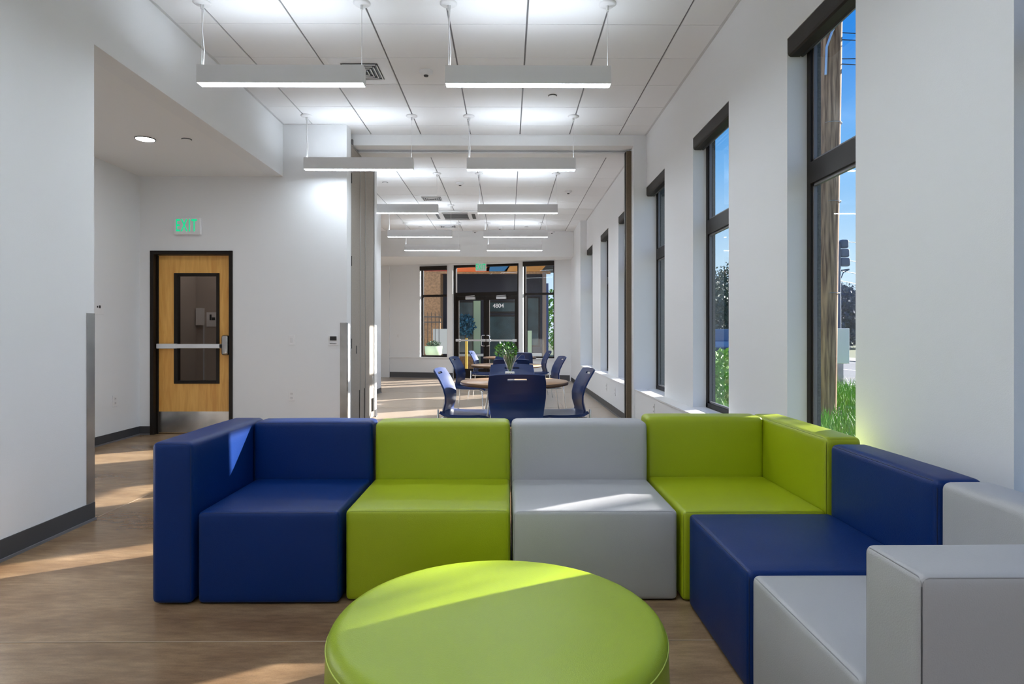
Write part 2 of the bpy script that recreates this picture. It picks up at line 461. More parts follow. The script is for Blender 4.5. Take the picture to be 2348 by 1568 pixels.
b = MB(); b.box(XO, 7.84, -.1, 2.26, 8.05, CEIL+.1); struct(b.build('wall_outer_fin', M['stucco']))
def side_window(i, y0, y1, place, label_shade):
    w = struct(empty('window_%d' % i, (XG, (y0+y1)/2, SILL)))
    L = (y1-y0)/2; H = HEAD-SILL
    b = MB(); t = .048; d = .037
    b.box(0, -L, .004, d, -L+t, H); b.box(0, L-t, .004, d, L, H)
    b.box(0, -L, .004, d, L, t); b.box(0, -L, H-t, d, L, H)
    b.build('frame', M['bronze'], w, bevel=.002)
    b = MB(); b.box(-.003, -L+t, 1.590, d, L-t, 1.720); b.build('mullion', M['bronze'], w, bevel=.002)
    b = MB()   # inner glazing stops, a step behind the frame
    for (z0, z1) in ((t, 1.590), (1.720, H-t)):
        s = .016
        b.box(.014, -L+t, z0, .034, -L+t+s, z1); b.box(.014, L-t-s, z0, .034, L-t, z1)
        b.box(.014, -L+t, z0, .034, L-t, z0+s); b.box(.014, -L+t, z1-s, .034, L-t, z1)
    b.build('glazing_stop', M['base2'], w)
    for (z0, z1) in ((t, 1.590), (1.720, H-t)):
        b = MB(); b.add([(.024, -L+t, z0), (.024, L-t, z0), (.024, L-t, z1), (.024, -L+t, z1)], [(0,1,2,3)])
        b.build('pane', M['glass'], w)
    # roller shade cassette recessed at the head
    s = empty('roller_shade', (XR, (y0+y1)/2, HEAD-.004), 0, label_shade, 'roller shade', 'roller shades at the window heads')
    pr = [(.001, 0), (.001, -.085), (.006, -.099), (.018, -.107), (.075, -.107), (.075, -.085), (.118, -.085), (.118, 0)]
    b = MB(); b.prism([(p[0], p[1]) for p in pr], 'y', -L+.003, L-.003); b.build('fascia', M['shade'], s)
    b = MB(); b.tube([(.09, -L+.01, -.098), (.09, L-.01, -.098)], .012, 10); b.build('hem_bar', M['black'], s)
sl = {2: 'dark bronze shade cassette at the window nearest the camera on the right', 3: 'largest dark bronze shade cassette, above the window showing the wooden pole',
      4: 'dark bronze shade cassette above the middle window showing blue sky', 5: 'dark bronze shade cassette above the grey narrow window beside the partition jamb'}
n = 1
for i, (a, c) in enumerate(wins):
    side_window(n, a, c, '', sl.get(i, 'dark bronze shade cassette over a window behind the camera, number %s' % ['farthest back', 'nearer'][i % 2])); n += 1
sh = ['nearest dark shade cassette in the hall, half hidden by the partition jamb', 'middle dark shade cassette on the hall window wall', 'farthest dark shade cassette on the hall window wall']
for i, (a, c) in enumerate(hwins):
    side_window(n, a, c, '', sh[i]); n += 1
# ------------------------------------------------------------------ far entry wall (turned 17 degrees)
FA = atan(-1.10/3.53)
FX, FY = -2.37, 16.90
hall_far = Matrix.Translation((FX, FY, 0)) @ Matrix.Rotation(FA, 4, 'Z')
def farp(s, d=0, z=0): return hall_far @ Vector((s, d, z))
def farempty(name, s, d, z, **k):
    p = farp(s, d, z); return empty(name, p, FA, **k)
# openings along the wall in local s
def s_of(px):
    A = atan(10/1450); u = (px-1174)/1450
    dx, dy = u*cos(A)+sin(A), -u*sin(A)+cos(A)
    # solve (FX,FY)+s*(cos,sin)=t*(dx,dy)
    c, s_ = cos(FA), sin(FA)
    det = c*dy - s_*dx
    return (FY*dx - FX*dy)/det if abs(det) > 1e-9 else 0
fo = [(s_of(963), s_of(1025), .56, 2.97), (s_of(1038), s_of(1189), 0, 2.98), (s_of(1199), s_of(1271), .56, 3.0)]
b = MB(); e = [-3.9, fo[0][0], fo[0][1], fo[1][0], fo[1][1], fo[2][0], fo[2][1], 4.2]
for k in range(0, 8, 2): b.box(e[k], 0, 0, e[k+1], .22, SOF+.2)
for (a, c, z0, z1) in fo:
    if z0 > 0: b.box(a, 0, 0, c, .22, z0)
    b.box(a, 0, z1, c, .22, SOF+.2)
o = struct(b.build('wall_far', M['paint'])); o.matrix_world = hall_far
b = MB()
for (a, c) in ((-1.0, fo[1][0]-.01), (fo[1][1]+.01, 4.05)): b.box(a, -.03, .53, c, -.001, .56); 
o = struct(b.build('trim_5', M['white'])); o.matrix_world = hall_far
b = MB(); b.prism([(-6.0, 15.12), (XLED, 15.12), (XLED, 15.74), (-6.0, 18.10)], 'z', SOF, SOF+.12); b.box(-6.0, 15.12, SOF+.12, XLED, 15.24, CEIL+.1); struct(b.build('ceiling_entry', M['soffit']))
def far_window(i, a, c, z0, z1):
    w = farempty('window_%d' % i, (a+c)/2, .10, z0, kind='structure'); L = (c-a)/2; H = z1-z0
    b = MB(); t = .045
    b.box(-L, 0, 0, -L+t, .06, H); b.box(L-t, 0, 0, L, .06, H); b.box(-L, 0, 0, L, .06, t); b.box(-L, 0, H-t, L, .06, H)
    b.build('frame', M['bronze'], w)
    b = MB(); b.box(-L+t, 0, 1.60, L-t, .06, 1.66); b.build('mullion', M['bronze'], w)
    for (p, q) in ((t, 1.60), (1.66, H-t)):
        b = MB(); b.add([(-L+t, .03, p), (L-t, .03, p), (L-t, .03, q), (-L+t, .03, q)], [(0,1,2,3)]); b.build('pane', M['glassclear'], w)
    return L, H
for k, i in ((0, n), (2, n+1)):
    a, c, z0, z1 = fo[k]; L, H = far_window(i, a, c, z0, z1)
    s = farempty('roller_shade', (a+c)/2, .0, z1, label=('dark shade cassette over the left entry window' if k == 0 else 'dark shade cassette over the right entry window'), cat='roller shade', group='roller shades at the window heads')
    b = MB(); b.prism([(-.03, 0), (-.03, -.09), (-.015, -.11), (.06, -.11), (.06, 0)], 'x', -L+.002, L-.002); b.build('fascia', M['shade'], s)
n += 2
# double entry door
a, c, z0, z1 = fo[1]; L = (c-a)/2
dr = farempty('door_2', (a+c)/2, .08, 0, kind='structure')
b = MB(); t = .055
b.box(-L, 0, 0, -L+t, .1, z1); b.box(L-t, 0, 0, L, .1, z1); b.box(-L+t, 0, z1-t, L-t, .1, z1); b.box(-L+t, 0, 2.16, L-t, .1, 2.26)
b.build('frame', M['bronze'], dr)
b = MB(); b.add([(-L+t, .05, 2.26), (L-t, .05, 2.26), (L-t, .05, z1-t), (-L+t, .05, z1-t)], [(0,1,2,3)]); b.build('transom_pane', M['glassclear'], dr)
for sg in (-1, 1):
    x0, x1 = (-L+t, -.004) if sg < 0 else (.004, L-t)
    b = MB(); s = .075
    b.box(x0, .02, .01, x0+s, .07, 2.155); b.box(x1-s, .02, .01, x1, .07, 2.155); b.box(x0+s, .02, .01, x1-s, .07, .26); b.box(x0+s, .02, 2.06, x1-s, .07, 2.155)
    lf = b.build('door_leaf', M['bronze'], dr)
    b = MB(); b.add([(x0+s, .045, .26), (x1-s, .045, .26), (x1-s, .045, 2.06), (x0+s, .045, 2.06)], [(0,1,2,3)]); b.build('pane', M['glassclear'], lf)
    b = MB(); b.box(x0+.01, -.035, .985, x1-.01, -.005, 1.03); b.box(x0+.01, -.03, .975, x0+.12, .02, 1.04); b.box(x1-.12, -.03, .975, x1-.01, .02, 1.04); b.build('push_bar', M['alum'], lf)
    xm = (x0+x1)/2
    b = MB(); b.box(xm-.13, -.055, 2.075, xm+.13, .02, 2.135); b.tube([(xm-.12, -.06, 2.155), (xm+.14, -.09, 2.165)], .008, 6); b.build('door_closer', M['alum'], lf)
    b = MB(); b.tube([(sg*.035, .02, .86), (sg*.035, -.05, .86), (sg*.095, -.05, .865), (sg*.11, -.05, .89), (sg*.11, -.05, 1.11), (sg*.095, -.05, 1.135), (sg*.035, -.05, 1.14), (sg*.035, .02, 1.14)], .011, 8); b.build('pull_handle', M['chrome'], lf)
def text(name, s, size, m, parent=None, loc=(0,0,0), rot=(pi/2,0,0), ext=.002, sx=1., label=None, cat=None):
    cu = bpy.data.curves.new(name, 'FONT'); cu.body = s; cu.size = size; cu.extrude = ext; cu.align_x = 'CENTER'; cu.align_y = 'CENTER'
    cu.offset = size*.008; cu.space_character = 1.18 if s == 'EXIT' else 1.0
    tmp = bpy.data.objects.new('tmp', cu); C.objects.link(tmp)
    dg = bpy.context.evaluated_depsgraph_get(); dg.update()
    me = bpy.data.meshes.new_from_object(tmp.evaluated_get(dg)); me.name = name
    bpy.data.objects.remove(tmp); bpy.data.curves.remove(cu)
    me.materials.clear(); me.materials.append(m)
    o = bpy.data.objects.new(name, me); C.objects.link(o)
    o.location = loc; o.rotation_euler = rot; o.scale = (sx, 1, 1)
    if parent is not None: o.parent = parent
    return tag(o, label, cat)
text('door_number', '4804', .15, M['white'], dr, (.32, .04, 1.90))

# wood door with vision panel
dr = struct(empty('door_1', ((DX0+DX1)/2, YD, 0)))
L = (DX1-DX0)/2
b = MB(); f = .052
b.box(-L, -.014, 0, -L+f-.010, .19, DZ+.0); b.box(L-f+.010, -.014, 0, L, .19, DZ); b.box(-L+f-.01, -.014, DZ-f+.01, L-f+.01, .19, DZ)
b.box(-L+f-.01, .06, 0, -L+f+.006, .19, DZ-f); b.box(L-f-.004, .13, 0, L-f+.01, .19, DZ-f)
b.build('frame', M['bronze'], dr, bevel=.002)
x0, x1, yl = -L+f-.004, L-f+.004, .075
vx0, vx1, vz0, vz1 = x0+.20, x1-.15, .60, 1.885
b = MB(); H = DZ-f+.004
b.box(x0, yl, .008, vx0, yl+.045, H); b.box(vx1, yl, .008, x1, yl+.045, H); b.box(vx0, yl, .008, vx1, yl+.045, vz0); b.box(vx0, yl, vz1, vx1, yl+.045, H)
lf = b.build('door_leaf', M['maple'], dr)
b = MB(); t = .035
b.box(vx0-.01, yl-.012, vz0-.01, vx0+t, yl+.055, vz1+.01); b.box(vx1-t+.008, yl-.012, vz0-.01, vx1+.01, yl+.055, vz1+.01)
b.box(vx0+t, yl-.012, vz0-.01, vx1-t+.008, yl+.055, vz0+t-.008); b.box(vx0+t, yl-.012, vz1-t+.01, vx1-t+.008, yl+.055, vz1+.01)
b.build('vision_frame', M['bronze'], lf, bevel=.003)
b = MB(); b.add([(vx0+t, yl+.03, vz0), (vx1-t, yl+.03, vz0), (vx1-t, yl+.03, vz1), (vx0+t, yl+.03, vz1)], [(0,1,2,3)]); b.build('pane', M['glassdark'], lf)
b = MB(); b.box(x0+.005, yl-.003, .012, x1-.005, yl, .262); b.build('kick_plate', M['steel'], lf)
pb = MB(); pb.box(x0+.005, yl-.055, 1.005, x0+.235, yl-.002, 1.063); pb.box(x0+.235, yl-.062, 1.008, x1-.10, yl-.012, 1.060)
ob = pb.build('push_bar', M['alum'], lf, bevel=.006)
bm = cushion(x1-.095, yl-.075, .925, x1-.004, yl-.001, 1.165, r=.03, bulge=(0,0,0), n=4); bmobj('latch_housing', bm, M['steel'], ob)
b = MB(); b.box(x1-.115, yl-.064, 1.015, x1-.10, yl-.012, 1.055); b.build('end_gap', M['black'], ob)
for z in (.32, 1.08, 1.86):
    b = MB(); b.tube([(x0+.002, yl-.006, z-.055), (x0+.002, yl-.006, z+.055)], .008, 8); b.build('hinge', M['bronze'], lf)
# corridor behind the wooden door
b = MB(); b.box(-4.38, 8.93, 0, -3.21, 8.975, 2.6); b.box(-4.50, 7.62, 2.6, -3.21, 8.975, 2.7); b.box(-4.50, 7.62, 0, -4.38, 8.975, 2.6)
struct(b.build('wall_corridor', mat('corridor_paint', (.42, .35, .30), .7)))
b = MB(); b.box(-4.28, 8.915, 0, -4.265, 8.93, 1.32); struct(b.build('trim_6', M['molding']))
o = empty('downlight', (-3.75, 8.35, 2.60), 0, 'unseen lamp added to brighten the corridor behind the wooden door', 'downlight')  # lamp added out of sight to light the closed corridor
b = MB(); b.lathe([(.090, -.001), (.090, -.008), (.080, -.002)], 24); b.build('trim_ring', M['white'], o)
b = MB(); b.lathe([(.001, -.005), (.080, -.006)], 24); b.build('lens', M['down'], o)
nb = MB(); nb.box(-.075, -.006, -.10, .075, 0, .10)
o = tag(nb.build('notice', M['white'], loc=(-4.16, 8.93, 1.38)), 'small white notice with a dark figure seen through the wooden door glass', 'notice')
b = MB(); b.box(-.03, -.009, -.01, -.005, -.006, .07); b.box(.0, -.009, -.01, .045, -.006, .03); b.build('printed_figure', M['black'], o)
nb = MB(); nb.box(-.05, -.05, -.12, .05, 0, .12)
tag(nb.build('wall_box', M['white'], loc=(-4.315, 8.93, 1.42)), 'pale box on the corridor wall seen through the wooden door glass', 'wall box')

# ------------------------------------------------------------------ baseboards
def baseb(name, segs, h=.10):
    b = MB()
    for (p, q, nrm) in segs:
        P, Q, Nn = Vector((*p, 0)), Vector((*q, 0)), Vector((*nrm, 0)).normalized()
        for (a, z0, z1, mi) in ((.007, 0, h, 0), (.018, 0, .014, 1)):
            v = [P, Q, Q+Nn*a, P+Nn*a]
            b.add([(x.x, x.y, z0) for x in v] + [(x.x, x.y, z1) for x in v], [(0,1,2,3),(4,5,6,7),(0,1,5,4),(1,2,6,5),(2,3,7,6),(3,0,4,7)], mi)
    return struct(b.build(name, [M['base'], M['base2']]))
baseb('baseboard_left', [((XL, REAR), (XL, 4.04), (1, 0))], .112)
baseb('baseboard_alcove', [((-4.30, 4.04), (-4.30, YD-.015), (1, 0)), ((-4.30, YD), (DX0-.0, YD), (0, -1))])
baseb('baseboard_back', [((DX1, YD), (-1.885, YD), (0, -1))])
baseb('baseboard_right', [((XLED, REAR), (XLED, 7.8), (-1, 0)), ((XLED, 8.26), (XLED, 15.63), (-1, 0))], .105)
q0, q1, q2, q3 = farp(-3.8), farp(fo[1][0]), farp(fo[1][1]), farp(4.1)
nr = (hall_far.to_3x3() @ Vector((0, -1, 0)))
baseb('baseboard_far', [((q0.x, q0.y), (q1.x, q1.y), (nr.x, nr.y)), ((q2.x, q2.y), (q3.x, q3.y), (nr.x, nr.y))], .15)
baseb('baseboard_hall', [((-2.545, 9.12), (-2.545, 12.72), (1, 0)), ((-1.885, 8.98), (-1.885, 9.12), (1, 0))])

# stainless corner guards
def guard(name, loc, segs, lab):
    o = empty(name, loc, 0, lab, 'corner guard')
    b = MB()
    for s in segs: b.box(*s)
    b.build('sheet', M['steel'], o, bevel=.001); return o
guard('corner_guard', (XL, 4.04, 0), [(0, -.075, .112, .003, .003, 1.31), (-.06, 0, .112, .003, .003, 1.31)], 'stainless steel corner guard on the end of the near left wall')
guard('corner_guard', (-1.885, YD, 0), [(-.078, -.003, .10, .003, 0, 1.31), (0, -.003, .10, .003, .06, 1.31)], 'stainless steel corner guard beside the wall thermostat')

# ------------------------------------------------------------------ folding partition stack
def panel(y0, y1, x0, x1, lab):
    o = empty('partition_panel', ((x0+x1)/2, (y0+y1)/2, 0), 0, lab, 'partition panel', 'stacked folding partition panels')
    w, d = (x1-x0)/2, (y1-y0)/2
    b = MB(); b.box(-w, -d, .012, w, d, 3.46); b.build('leaf', M['taupe'], o)
    b = MB()
    for s in (-1, 1): b.box(w-.004, s*d-.004, .012, w+.006, s*d+.004, 3.465)
    b.box(-w, -d, 3.46, w+.006, d, 3.475)
    b.build('edge_trim', M['partmetal'], o)
    b = MB(); b.box(w, -d+.10, 3.475, w-.03, -d+.14, 3.56); b.build('trolley', M['steel'], o)
    return o
p1 = panel(7.66, 8.13, -1.965, -1.895, 'taupe fabric folding partition panel, nearest the door wall')
b = MB(); b.box(.036, .02, .93, .040, .045, 1.03); b.build('latch_slot', M['black'], p1)
b = MB(); b.box(.036, .19, .03, .042, .228, .46); b.build('floor_bolt', M['black'], p1)
p2 = panel(8.14, 8.42, -1.965, -1.895, 'narrow taupe partition panel in the middle of the stack')
b = MB(); b.box(.036, .09, .03, .042, .125, .46); b.build('floor_bolt', M['black'], p2)
p3 = panel(8.43, 8.95, -1.965, -1.895, 'taupe partition panel farthest from the door wall, catching the sun')
cb = MB(); pts = [(.045, .20, .30 + .0)]
cb.tube([(.05, .14+.05*cos(a), .42+.17*sin(a)) for a in [pi*k/10 for k in range(11)]], .005, 6)
cb.build('pull_cord', M['offwhite'], p3)
b = MB(); b.box(.036, .12, .10, .055, .20, .28); b.build('cord_clip', M['black'], p3)
for yy in (1.0, 2.0, 3.0):
    b = MB(); b.tube([(.042, -.23, yy), (.042, -.23, yy+.12)], .006, 6); b.build('hinge', M['bronze'], p1)

# ------------------------------------------------------------------ pendant lights
def pendant():
    o = empty('pendant_light')
    b = MB(); L, w = .61, .044
    b.box(-L, -w, 0, L, -w+.003, .132); b.box(-L, w-.003, 0, L, w, .132)
    b.box(-L, -w, 0, -L+.003, w, .132); b.box(L-.003, -w, 0, L, w, .132); b.box(-L, -w, .06, L, w, .066)
    b.build('housing', M['offwhite'], o)
    b = MB(); b.box(-L+.004, -w+.004, .003, L-.004, w-.004, .006); b.build('diffuser', M['lamp'], o)
    b = MB(); b.box(-L+.02, -w+.010, .120, L-.02, w-.010, .123); b.build('uplight_lens', M['lampup'], o)
    for s in (-1, 1):
        b = MB(); x = s*(L-.02)
        b.tube([(x, 0, .132), (x, 0, .60)], .0022, 5); b.build('cable', M['offwhite'], o)
        b = MB(); b.lathe([(0, .590), (.052, .594), (.064, .604), (.064, .6095)], 20, x, 0); b.lathe([(.010, .558), (.010, .594)], 10, x, 0); b.build('canopy', M['offwhite'], o)
    b = MB(); b.tube([(-L+.03, 0, .132), (-L+.035, .004, .25), (-L+.022, 0, .40), (-L+.035, 0, .60)], .0042, 6); b.build('power_cord', M['white'], o)
    return o
P0 = pendant(); first = True
rowsY = [4.69, 7.12, 9.67, 12.05, 14.0]
rown = ['nearest', 'second', 'third', 'fourth', 'farthest']
for yi, y in enumerate([-.18, 2.26] + rowsY):
    for ci, x in enumerate((-1.67, .152)):
        if y < 3:
            lab = 'long white pendant light overhead behind the camera, %s column, row at %s' % (('left', 'right')[ci], ['mid room', 'the ottoman'][yi])
        else:
            lab = 'long white pendant light, %s row from the front, %s column' % (rown[yi-2], ('left', 'right')[ci])
        o = P0 if first else copy_tree(P0); first = False
        o.location = (x, y, 3.020); tag(o, lab, 'pendant light', 'suspended linear lights')

# ------------------------------------------------------------------ ceiling fittings
def zc(px, py, z=CEIL):
    A = atan(10/1450); u = (px-1174)/1450; w = (765-py)/1450
    dx, dy = u*cos(A)+sin(A), -u*sin(A)+cos(A); t = (z-CAMZ)/w
    return (t*dx, t*dy, z)
def disc(loc, lab, r=.045):
    o = empty('sprinkler_cover', loc, 0, lab, 'sprinkler cover', 'flat sprinkler covers')
    b = MB(); b.lathe([(r*.9, -.012), (r*.9, -.006)], 24); b.build('plate', M['white'], o)
    b = MB(); b.lathe([(r, -.005), (r*1.02, -.001)], 24); b.build('rim', M['black'], o)
disc(zc(1267, 219), 'round sprinkler cover plate behind the front right pendant')
disc(zc(883, 418), 'round sprinkler cover on the hall ceiling at left, nearest the partition')
disc(zc(964, 520), 'small sprinkler cover far down the hall ceiling at left')
disc(zc(1207, 520), 'small sprinkler cover far down the hall ceiling at right')
disc(zc(428, 319, SOF), 'round sprinkler cover in the alcove soffit beside the downlight')
def detector(loc, lab, dome=False):
    o = empty('smoke_detector', loc, 0, lab, 'smoke detector', 'ceiling smoke detectors')
    b = MB(); b.lathe([(.062, -.001), (.060, -.018), (.042, -.028), (.026, -.040)], 24); b.build('body', M['offwhite'], o)
    b = MB(); b.lathe([(.022, -.040), (.020, -.050), (0.0, -.052)], 16); b.build('sensor', M['blackgrille'], o)
detector(zc(977, 163), 'white round smoke detector between the two front pendants')
detector(zc(1055, 419), 'white smoke detector above the left side of the hall')
detector(zc(1303, 438), 'white smoke detector near the hall window wall')
detector(zc(1146, 521), 'white smoke detector far down the middle of the hall')
detector(zc(1089, 529), 'tiny white smoke detector beside the entry header')
o = empty('downlight', zc(1227, 418), 0, 'small lit downlight in the hall ceiling', 'downlight')
b = MB(); b.lathe([(.055, -.006), (.048, -.008), (.045, -.003)], 24); b.build('trim_ring', M['white'], o)
b = MB(); b.lathe([(.001, -.004), (.044, -.0045)], 24); b.build('lens', M['down'], o)
o = empty('downlight', zc(333, 318, SOF), 0, 'round lit downlight in the alcove soffit with a dark rim', 'downlight')
b = MB(); b.lathe([(.090, -.001), (.090, -.008), (.084, -.010), (.080, -.002)], 32); b.build('trim_ring', M['blackgrille'], o)
b = MB(); b.lathe([(.001, -.005), (.080, -.006)], 32); b.build('lens', M['down'], o)
# security dome
o = empty('security_camera', zc(1265, 531), 0, 'white dome camera with a black lens near the entry header', 'security camera')
b = MB(); b.lathe([(.085, -.001), (.085, -.03), (.07, -.045)], 24); b.build('housing', M['white'], o)
b = MB(); b.lathe([(.06, -.045), (.05, -.08), (.02, -.10), (0.001, -.103)], 20); b.build('dome', M['black'], o)
# curved-blade registers
def register(x0, y0, x1, y1, lab, face=True):
    o = empty('air_register', ((x0+x1)/2, (y0+y1)/2, CEIL), 0, lab, 'air register', 'ceiling air registers')
    w, d = (x1-x0)/2, (y1-y0)/2
    b = MB(); b.box(-w, -d, -.002, w, d, .004)
    b.build('face_plate', M['offwhite'], o)
    b = MB(); q = min(w, d)
    b.box(-w*.62, -d*.62, -.005, w*.62, d*.62, -.0025); b.build('dark_throat', M['black'], o)
    b = MB()
    for k in range(4):
        f = .58 - k*.13
        a, c = w*f, d*f
        for (p0, p1) in (((-a, -c), (a-.01, -c)), ((a, -c+.01), (a, c)), ((a-.01, c), (-a, c)), ((-a, c-.01), (-a, -c+.01))):
            b.tube([(p0[0], p0[1], -.011-.002*k), (p1[0], p1[1], -.011-.002*k)], .0062, 6)
    b.build('blades', M['offwhite'], o)
register(-1.62, 5.63, -1.08, 6.20, 'white square air register behind the front left pendant')
p = zc(990, 455); register(p[0]-.28, p[1]-.25, p[0]+.28, p[1]+.25, 'white air register on the hall ceiling beside the cassette unit')
p = zc(1027, 518.5); register(p[0]-.28, p[1]-.25, p[0]+.28, p[1]+.25, 'white air register far down the hall near the entry header')
# cassette unit
p = zc(1046, 493)
o = empty('ceiling_cassette', (p[0], p[1], CEIL), 0, 'white ceiling cassette air conditioner with a dark centre grille', 'air conditioner')
b = MB(); b.box(-.475, -.475, -.028, .475, .475, .0); b.build('panel', M['white'], o, bevel=.01)
b = MB(); b.box(-.25, -.25, -.034, .25, .25, -.028)
b.build('return_grille', M['blackgrille'], o)
b = MB()
for k in range(8): b.box(-.24, -.22+k*.06, -.038, .24, -.205+k*.06, -.034)
b.build('grille_bars', mat('grille_bar', (.16, .16, .16), .6), o)
for (x0, y0, x1, y1) in ((-.26, -.40, .26, -.35), (-.26, .35, .26, .40), (-.40, -.26, -.35, .26), (.33, -.26, .40, .26)):
    b = MB(); b.box(x0, y0, -.032, x1, y1, -.028); b.build('air_slot', M['black'], o)

# ------------------------------------------------------------------ exit signs
def exit_sign(loc, rz, lab, w=.155, h=.098):
    o = empty('exit_sign', loc, rz, lab, 'exit sign')
    b = MB(); b.box(-w, -.045, -h, w, 0, h); b.build('body', M['white'], o, bevel=.006)
    text('letters', 'EXIT', .205, M['exitletter'], o, (-.008, -.0465, 0), sx=.52, ext=.0015)
    return o
A_ = zc
def yw(px, py, Y):
    A = atan(10/1450); u = (px-1174)/1450; w = (765-py)/1450
    dx, dy = u*cos(A)+sin(A), -u*sin(A)+cos(A); t = Y/dy
    return (t*dx, Y, CAMZ+t*w)
def xw(px, py, X):
    A = atan(10/1450); u = (px-1174)/1450; w = (765-py)/1450
    dx, dy = u*cos(A)+sin(A), -u*sin(A)+cos(A); t = X/dx
    return (X, t*dy, CAMZ+t*w)
exit_sign(yw(433, 519.5, YD), 0, 'white exit sign with green letters above the wooden door')
p = yw(1103, 612.5, 15.9)
es = exit_sign((p[0], p[1], p[2]), 0, 'green lettered exit sign hanging in front of the glass entry doors', .135, .10)
b = MB(); b.box(-.05, -.035, .098, .05, -.01, SOF-p[2]); b.build('bracket', M['white'], es)

# ------------------------------------------------------------------ wall plates
def plate(name, loc, rz, lab, cat, w=.035, h=.058, grp=None):
    o = empty(name, loc, rz, lab, cat, grp); b = MB(); b.box(-w, -.006, -h, w, 0, h); b.build('cover_plate', M['white'], o, bevel=.002); return o
def receptacle(o):
    for z in (-.024, .024):
        b = MB(); b.box(-.015, -.008, z-.016, .015, -.006, z+.016); s = b.build('socket', M['offwhite'], o)
        b = MB(); b.box(-.007, -.0088, z-.005, -.0045, -.008, z+.007); b.box(.0045, -.0088, z-.005, .007, -.008, z+.007); b.build('slot', M['black'], s)
o = plate('light_switch', yw(669, 779.5, YD), 0, 'white light switch plate on the wall right of the wooden door', 'light switch')
b = MB(); b.box(-.014, -.010, -.030, .014, -.006, .030); b.build('rocker', M['offwhite'], o, bevel=.002)
o = plate('outlet', yw(669, 907.5, YD), 0, 'white outlet low on the wall below the light switch', 'outlet'); receptacle(o)
o = plate('thermostat', yw(764.5, 780.5, YD), 0, 'white thermostat with a dark display beside the corner guard', 'thermostat', .058, .062)
b = MB(); b.box(-.038, -.012, .000, .038, -.006, .048); b.build('display', M['black'], o)
b = MB()
for k in range(5): b.box(-.038+k*.016, -.010, -.040, -.028+k*.016, -.006, -.032)
b.build('button_row', M['blackgrille'], o)
o = plate('outlet', xw(263, 919, -4.30), pi/2, 'white outlet low on the left alcove wall', 'outlet', .04, .062); receptacle(o)
o = plate('wall_notice', xw(215, 707, -4.30), pi/2, 'white plate with dark marks peeking past the near left wall edge', 'wall plate', .16, .062)
b = MB(); b.box(.04, -.008, .01, .06, -.006, .03); b.box(.075, -.008, .005, .10, -.006, .035); b.build('printed_mark', M['black'], o)
o = plate('outlet', xw(1391, 888, XLED), -pi/2, 'white outlet on the hall wall below the ledge, farther one', 'outlet'); receptacle(o)
o = plate('outlet', xw(1411, 898, XLED), -pi/2, 'white outlet on the hall wall below the ledge, nearer one', 'outlet'); receptacle(o)
o = plate('outlet', xw(1500, 938, XLED), -pi/2, 'white outlet under the ledge just behind the lime corner seat', 'outlet'); receptacle(o)
p = farp(s_of(912), 0, 0); pz = CAMZ + (765-770)*17.2/1450
o = plate('light_switch', (p.x, p.y, pz), FA, 'small white switch on the far wall left of the entry windows', 'light switch')
b = MB(); b.box(-.014, -.010, -.030, .014, -.006, .030); b.build('rocker', M['offwhite'], o)
b = MB(); s9 = s_of(894); b.box(s9-.9, -.05, 0, s9, -.001, SOF)
o = struct(b.build('wall_pilaster', M['paint'])); o.matrix_world = hall_far

# ------------------------------------------------------------------ sofa modules
Zs, Zb = .40, .705
def block(name, parent, c0, c1, m, ms, r=.020, bulge=(.004, .005, .006), seamface=None, n=12):
    bm = cushion(*c0, *c1, r=r, bulge=bulge, n=n, jitter=.004); o = bmobj(name, bm, m, parent)
    b = MB(); rr = r*.30
    x0, y0, z0 = c0; x1, y1, z1 = c1
    for sf in (seamface or []):
        if sf == '-y': b.tube(rect_loop('y', y0+rr, x0, z0, x1, z1, r, rr), .0016, 6, closed=True)
        if sf == '-x': b.tube(rect_loop('x', x0+rr, y0, z0, y1, z1, r, rr), .0016, 6, closed=True)
    if seamface: b.build('seam', ms, o)
    return o
def sofa(name, label, x0, x1, seat, back=None, arm=None, arm2=None, m=None, ms=None):
    pass
G0 = .004
def mod(label, loc):
    return empty('sofa_module', loc, 0, label, 'sofa module', 'modular lounge sofa')
# 1 blue end module with an arm on its left
o = mod('navy blue sofa module at the left end, with an armrest', (-1.14, 3.16, 0))
def rel(o, c): return (c[0]-o.location.x, c[1]-o.location.y, c[2])
def B(o, nm, a, c, m, ms, **k): return block(nm, o, rel(o, a), rel(o, c), m, ms, **k)
B(o, 'armrest', (-1.548, 2.755, G0), (-1.372, 3.585, Zb+.002), M['blue'], M['blueseam'], seamface=['-y'], bulge=(.006, .002, .006), r=.024)
B(o, 'seat', (-1.350, 2.760, G0), (-.735, 3.40, Zs+.004), M['blue'], M['blueseam'], seamface=['-y'], bulge=(.006, .006, .008))
B(o, 'backrest', (-1.368, 3.405, G0), (-.730, 3.585, Zb), M['blue'], M['blueseam'], bulge=(.004, .006, .005), r=.026, seamface=['-y'])
# 2 lime
o = mod('lime green armless sofa module between the blue and grey ones', (-.35, 3.18, 0))
B(o, 'seat', (-.715, 2.790, G0), (.010, 3.40, Zs+.003), M['lime'], M['limeseam'], seamface=['-y'], bulge=(.006, .006, .008))
B(o, 'backrest', (-.712, 3.395, G0), (.012, 3.575, Zb), M['lime'], M['limeseam'], bulge=(.004, .006, .005), r=.028)
# 3 grey
o = mod('light grey armless sofa module in the back row, sunlit seat', (.39, 3.18, 0))
B(o, 'seat', (.024, 2.785, G0), (.750, 3.40, Zs), M['grey'], M['greyseam'], seamface=['-y'], bulge=(.006, .006, .008))
B(o, 'backrest', (.022, 3.395, G0), (.752, 3.575, Zb), M['grey'], M['greyseam'], bulge=(.004, .006, .005), r=.028)
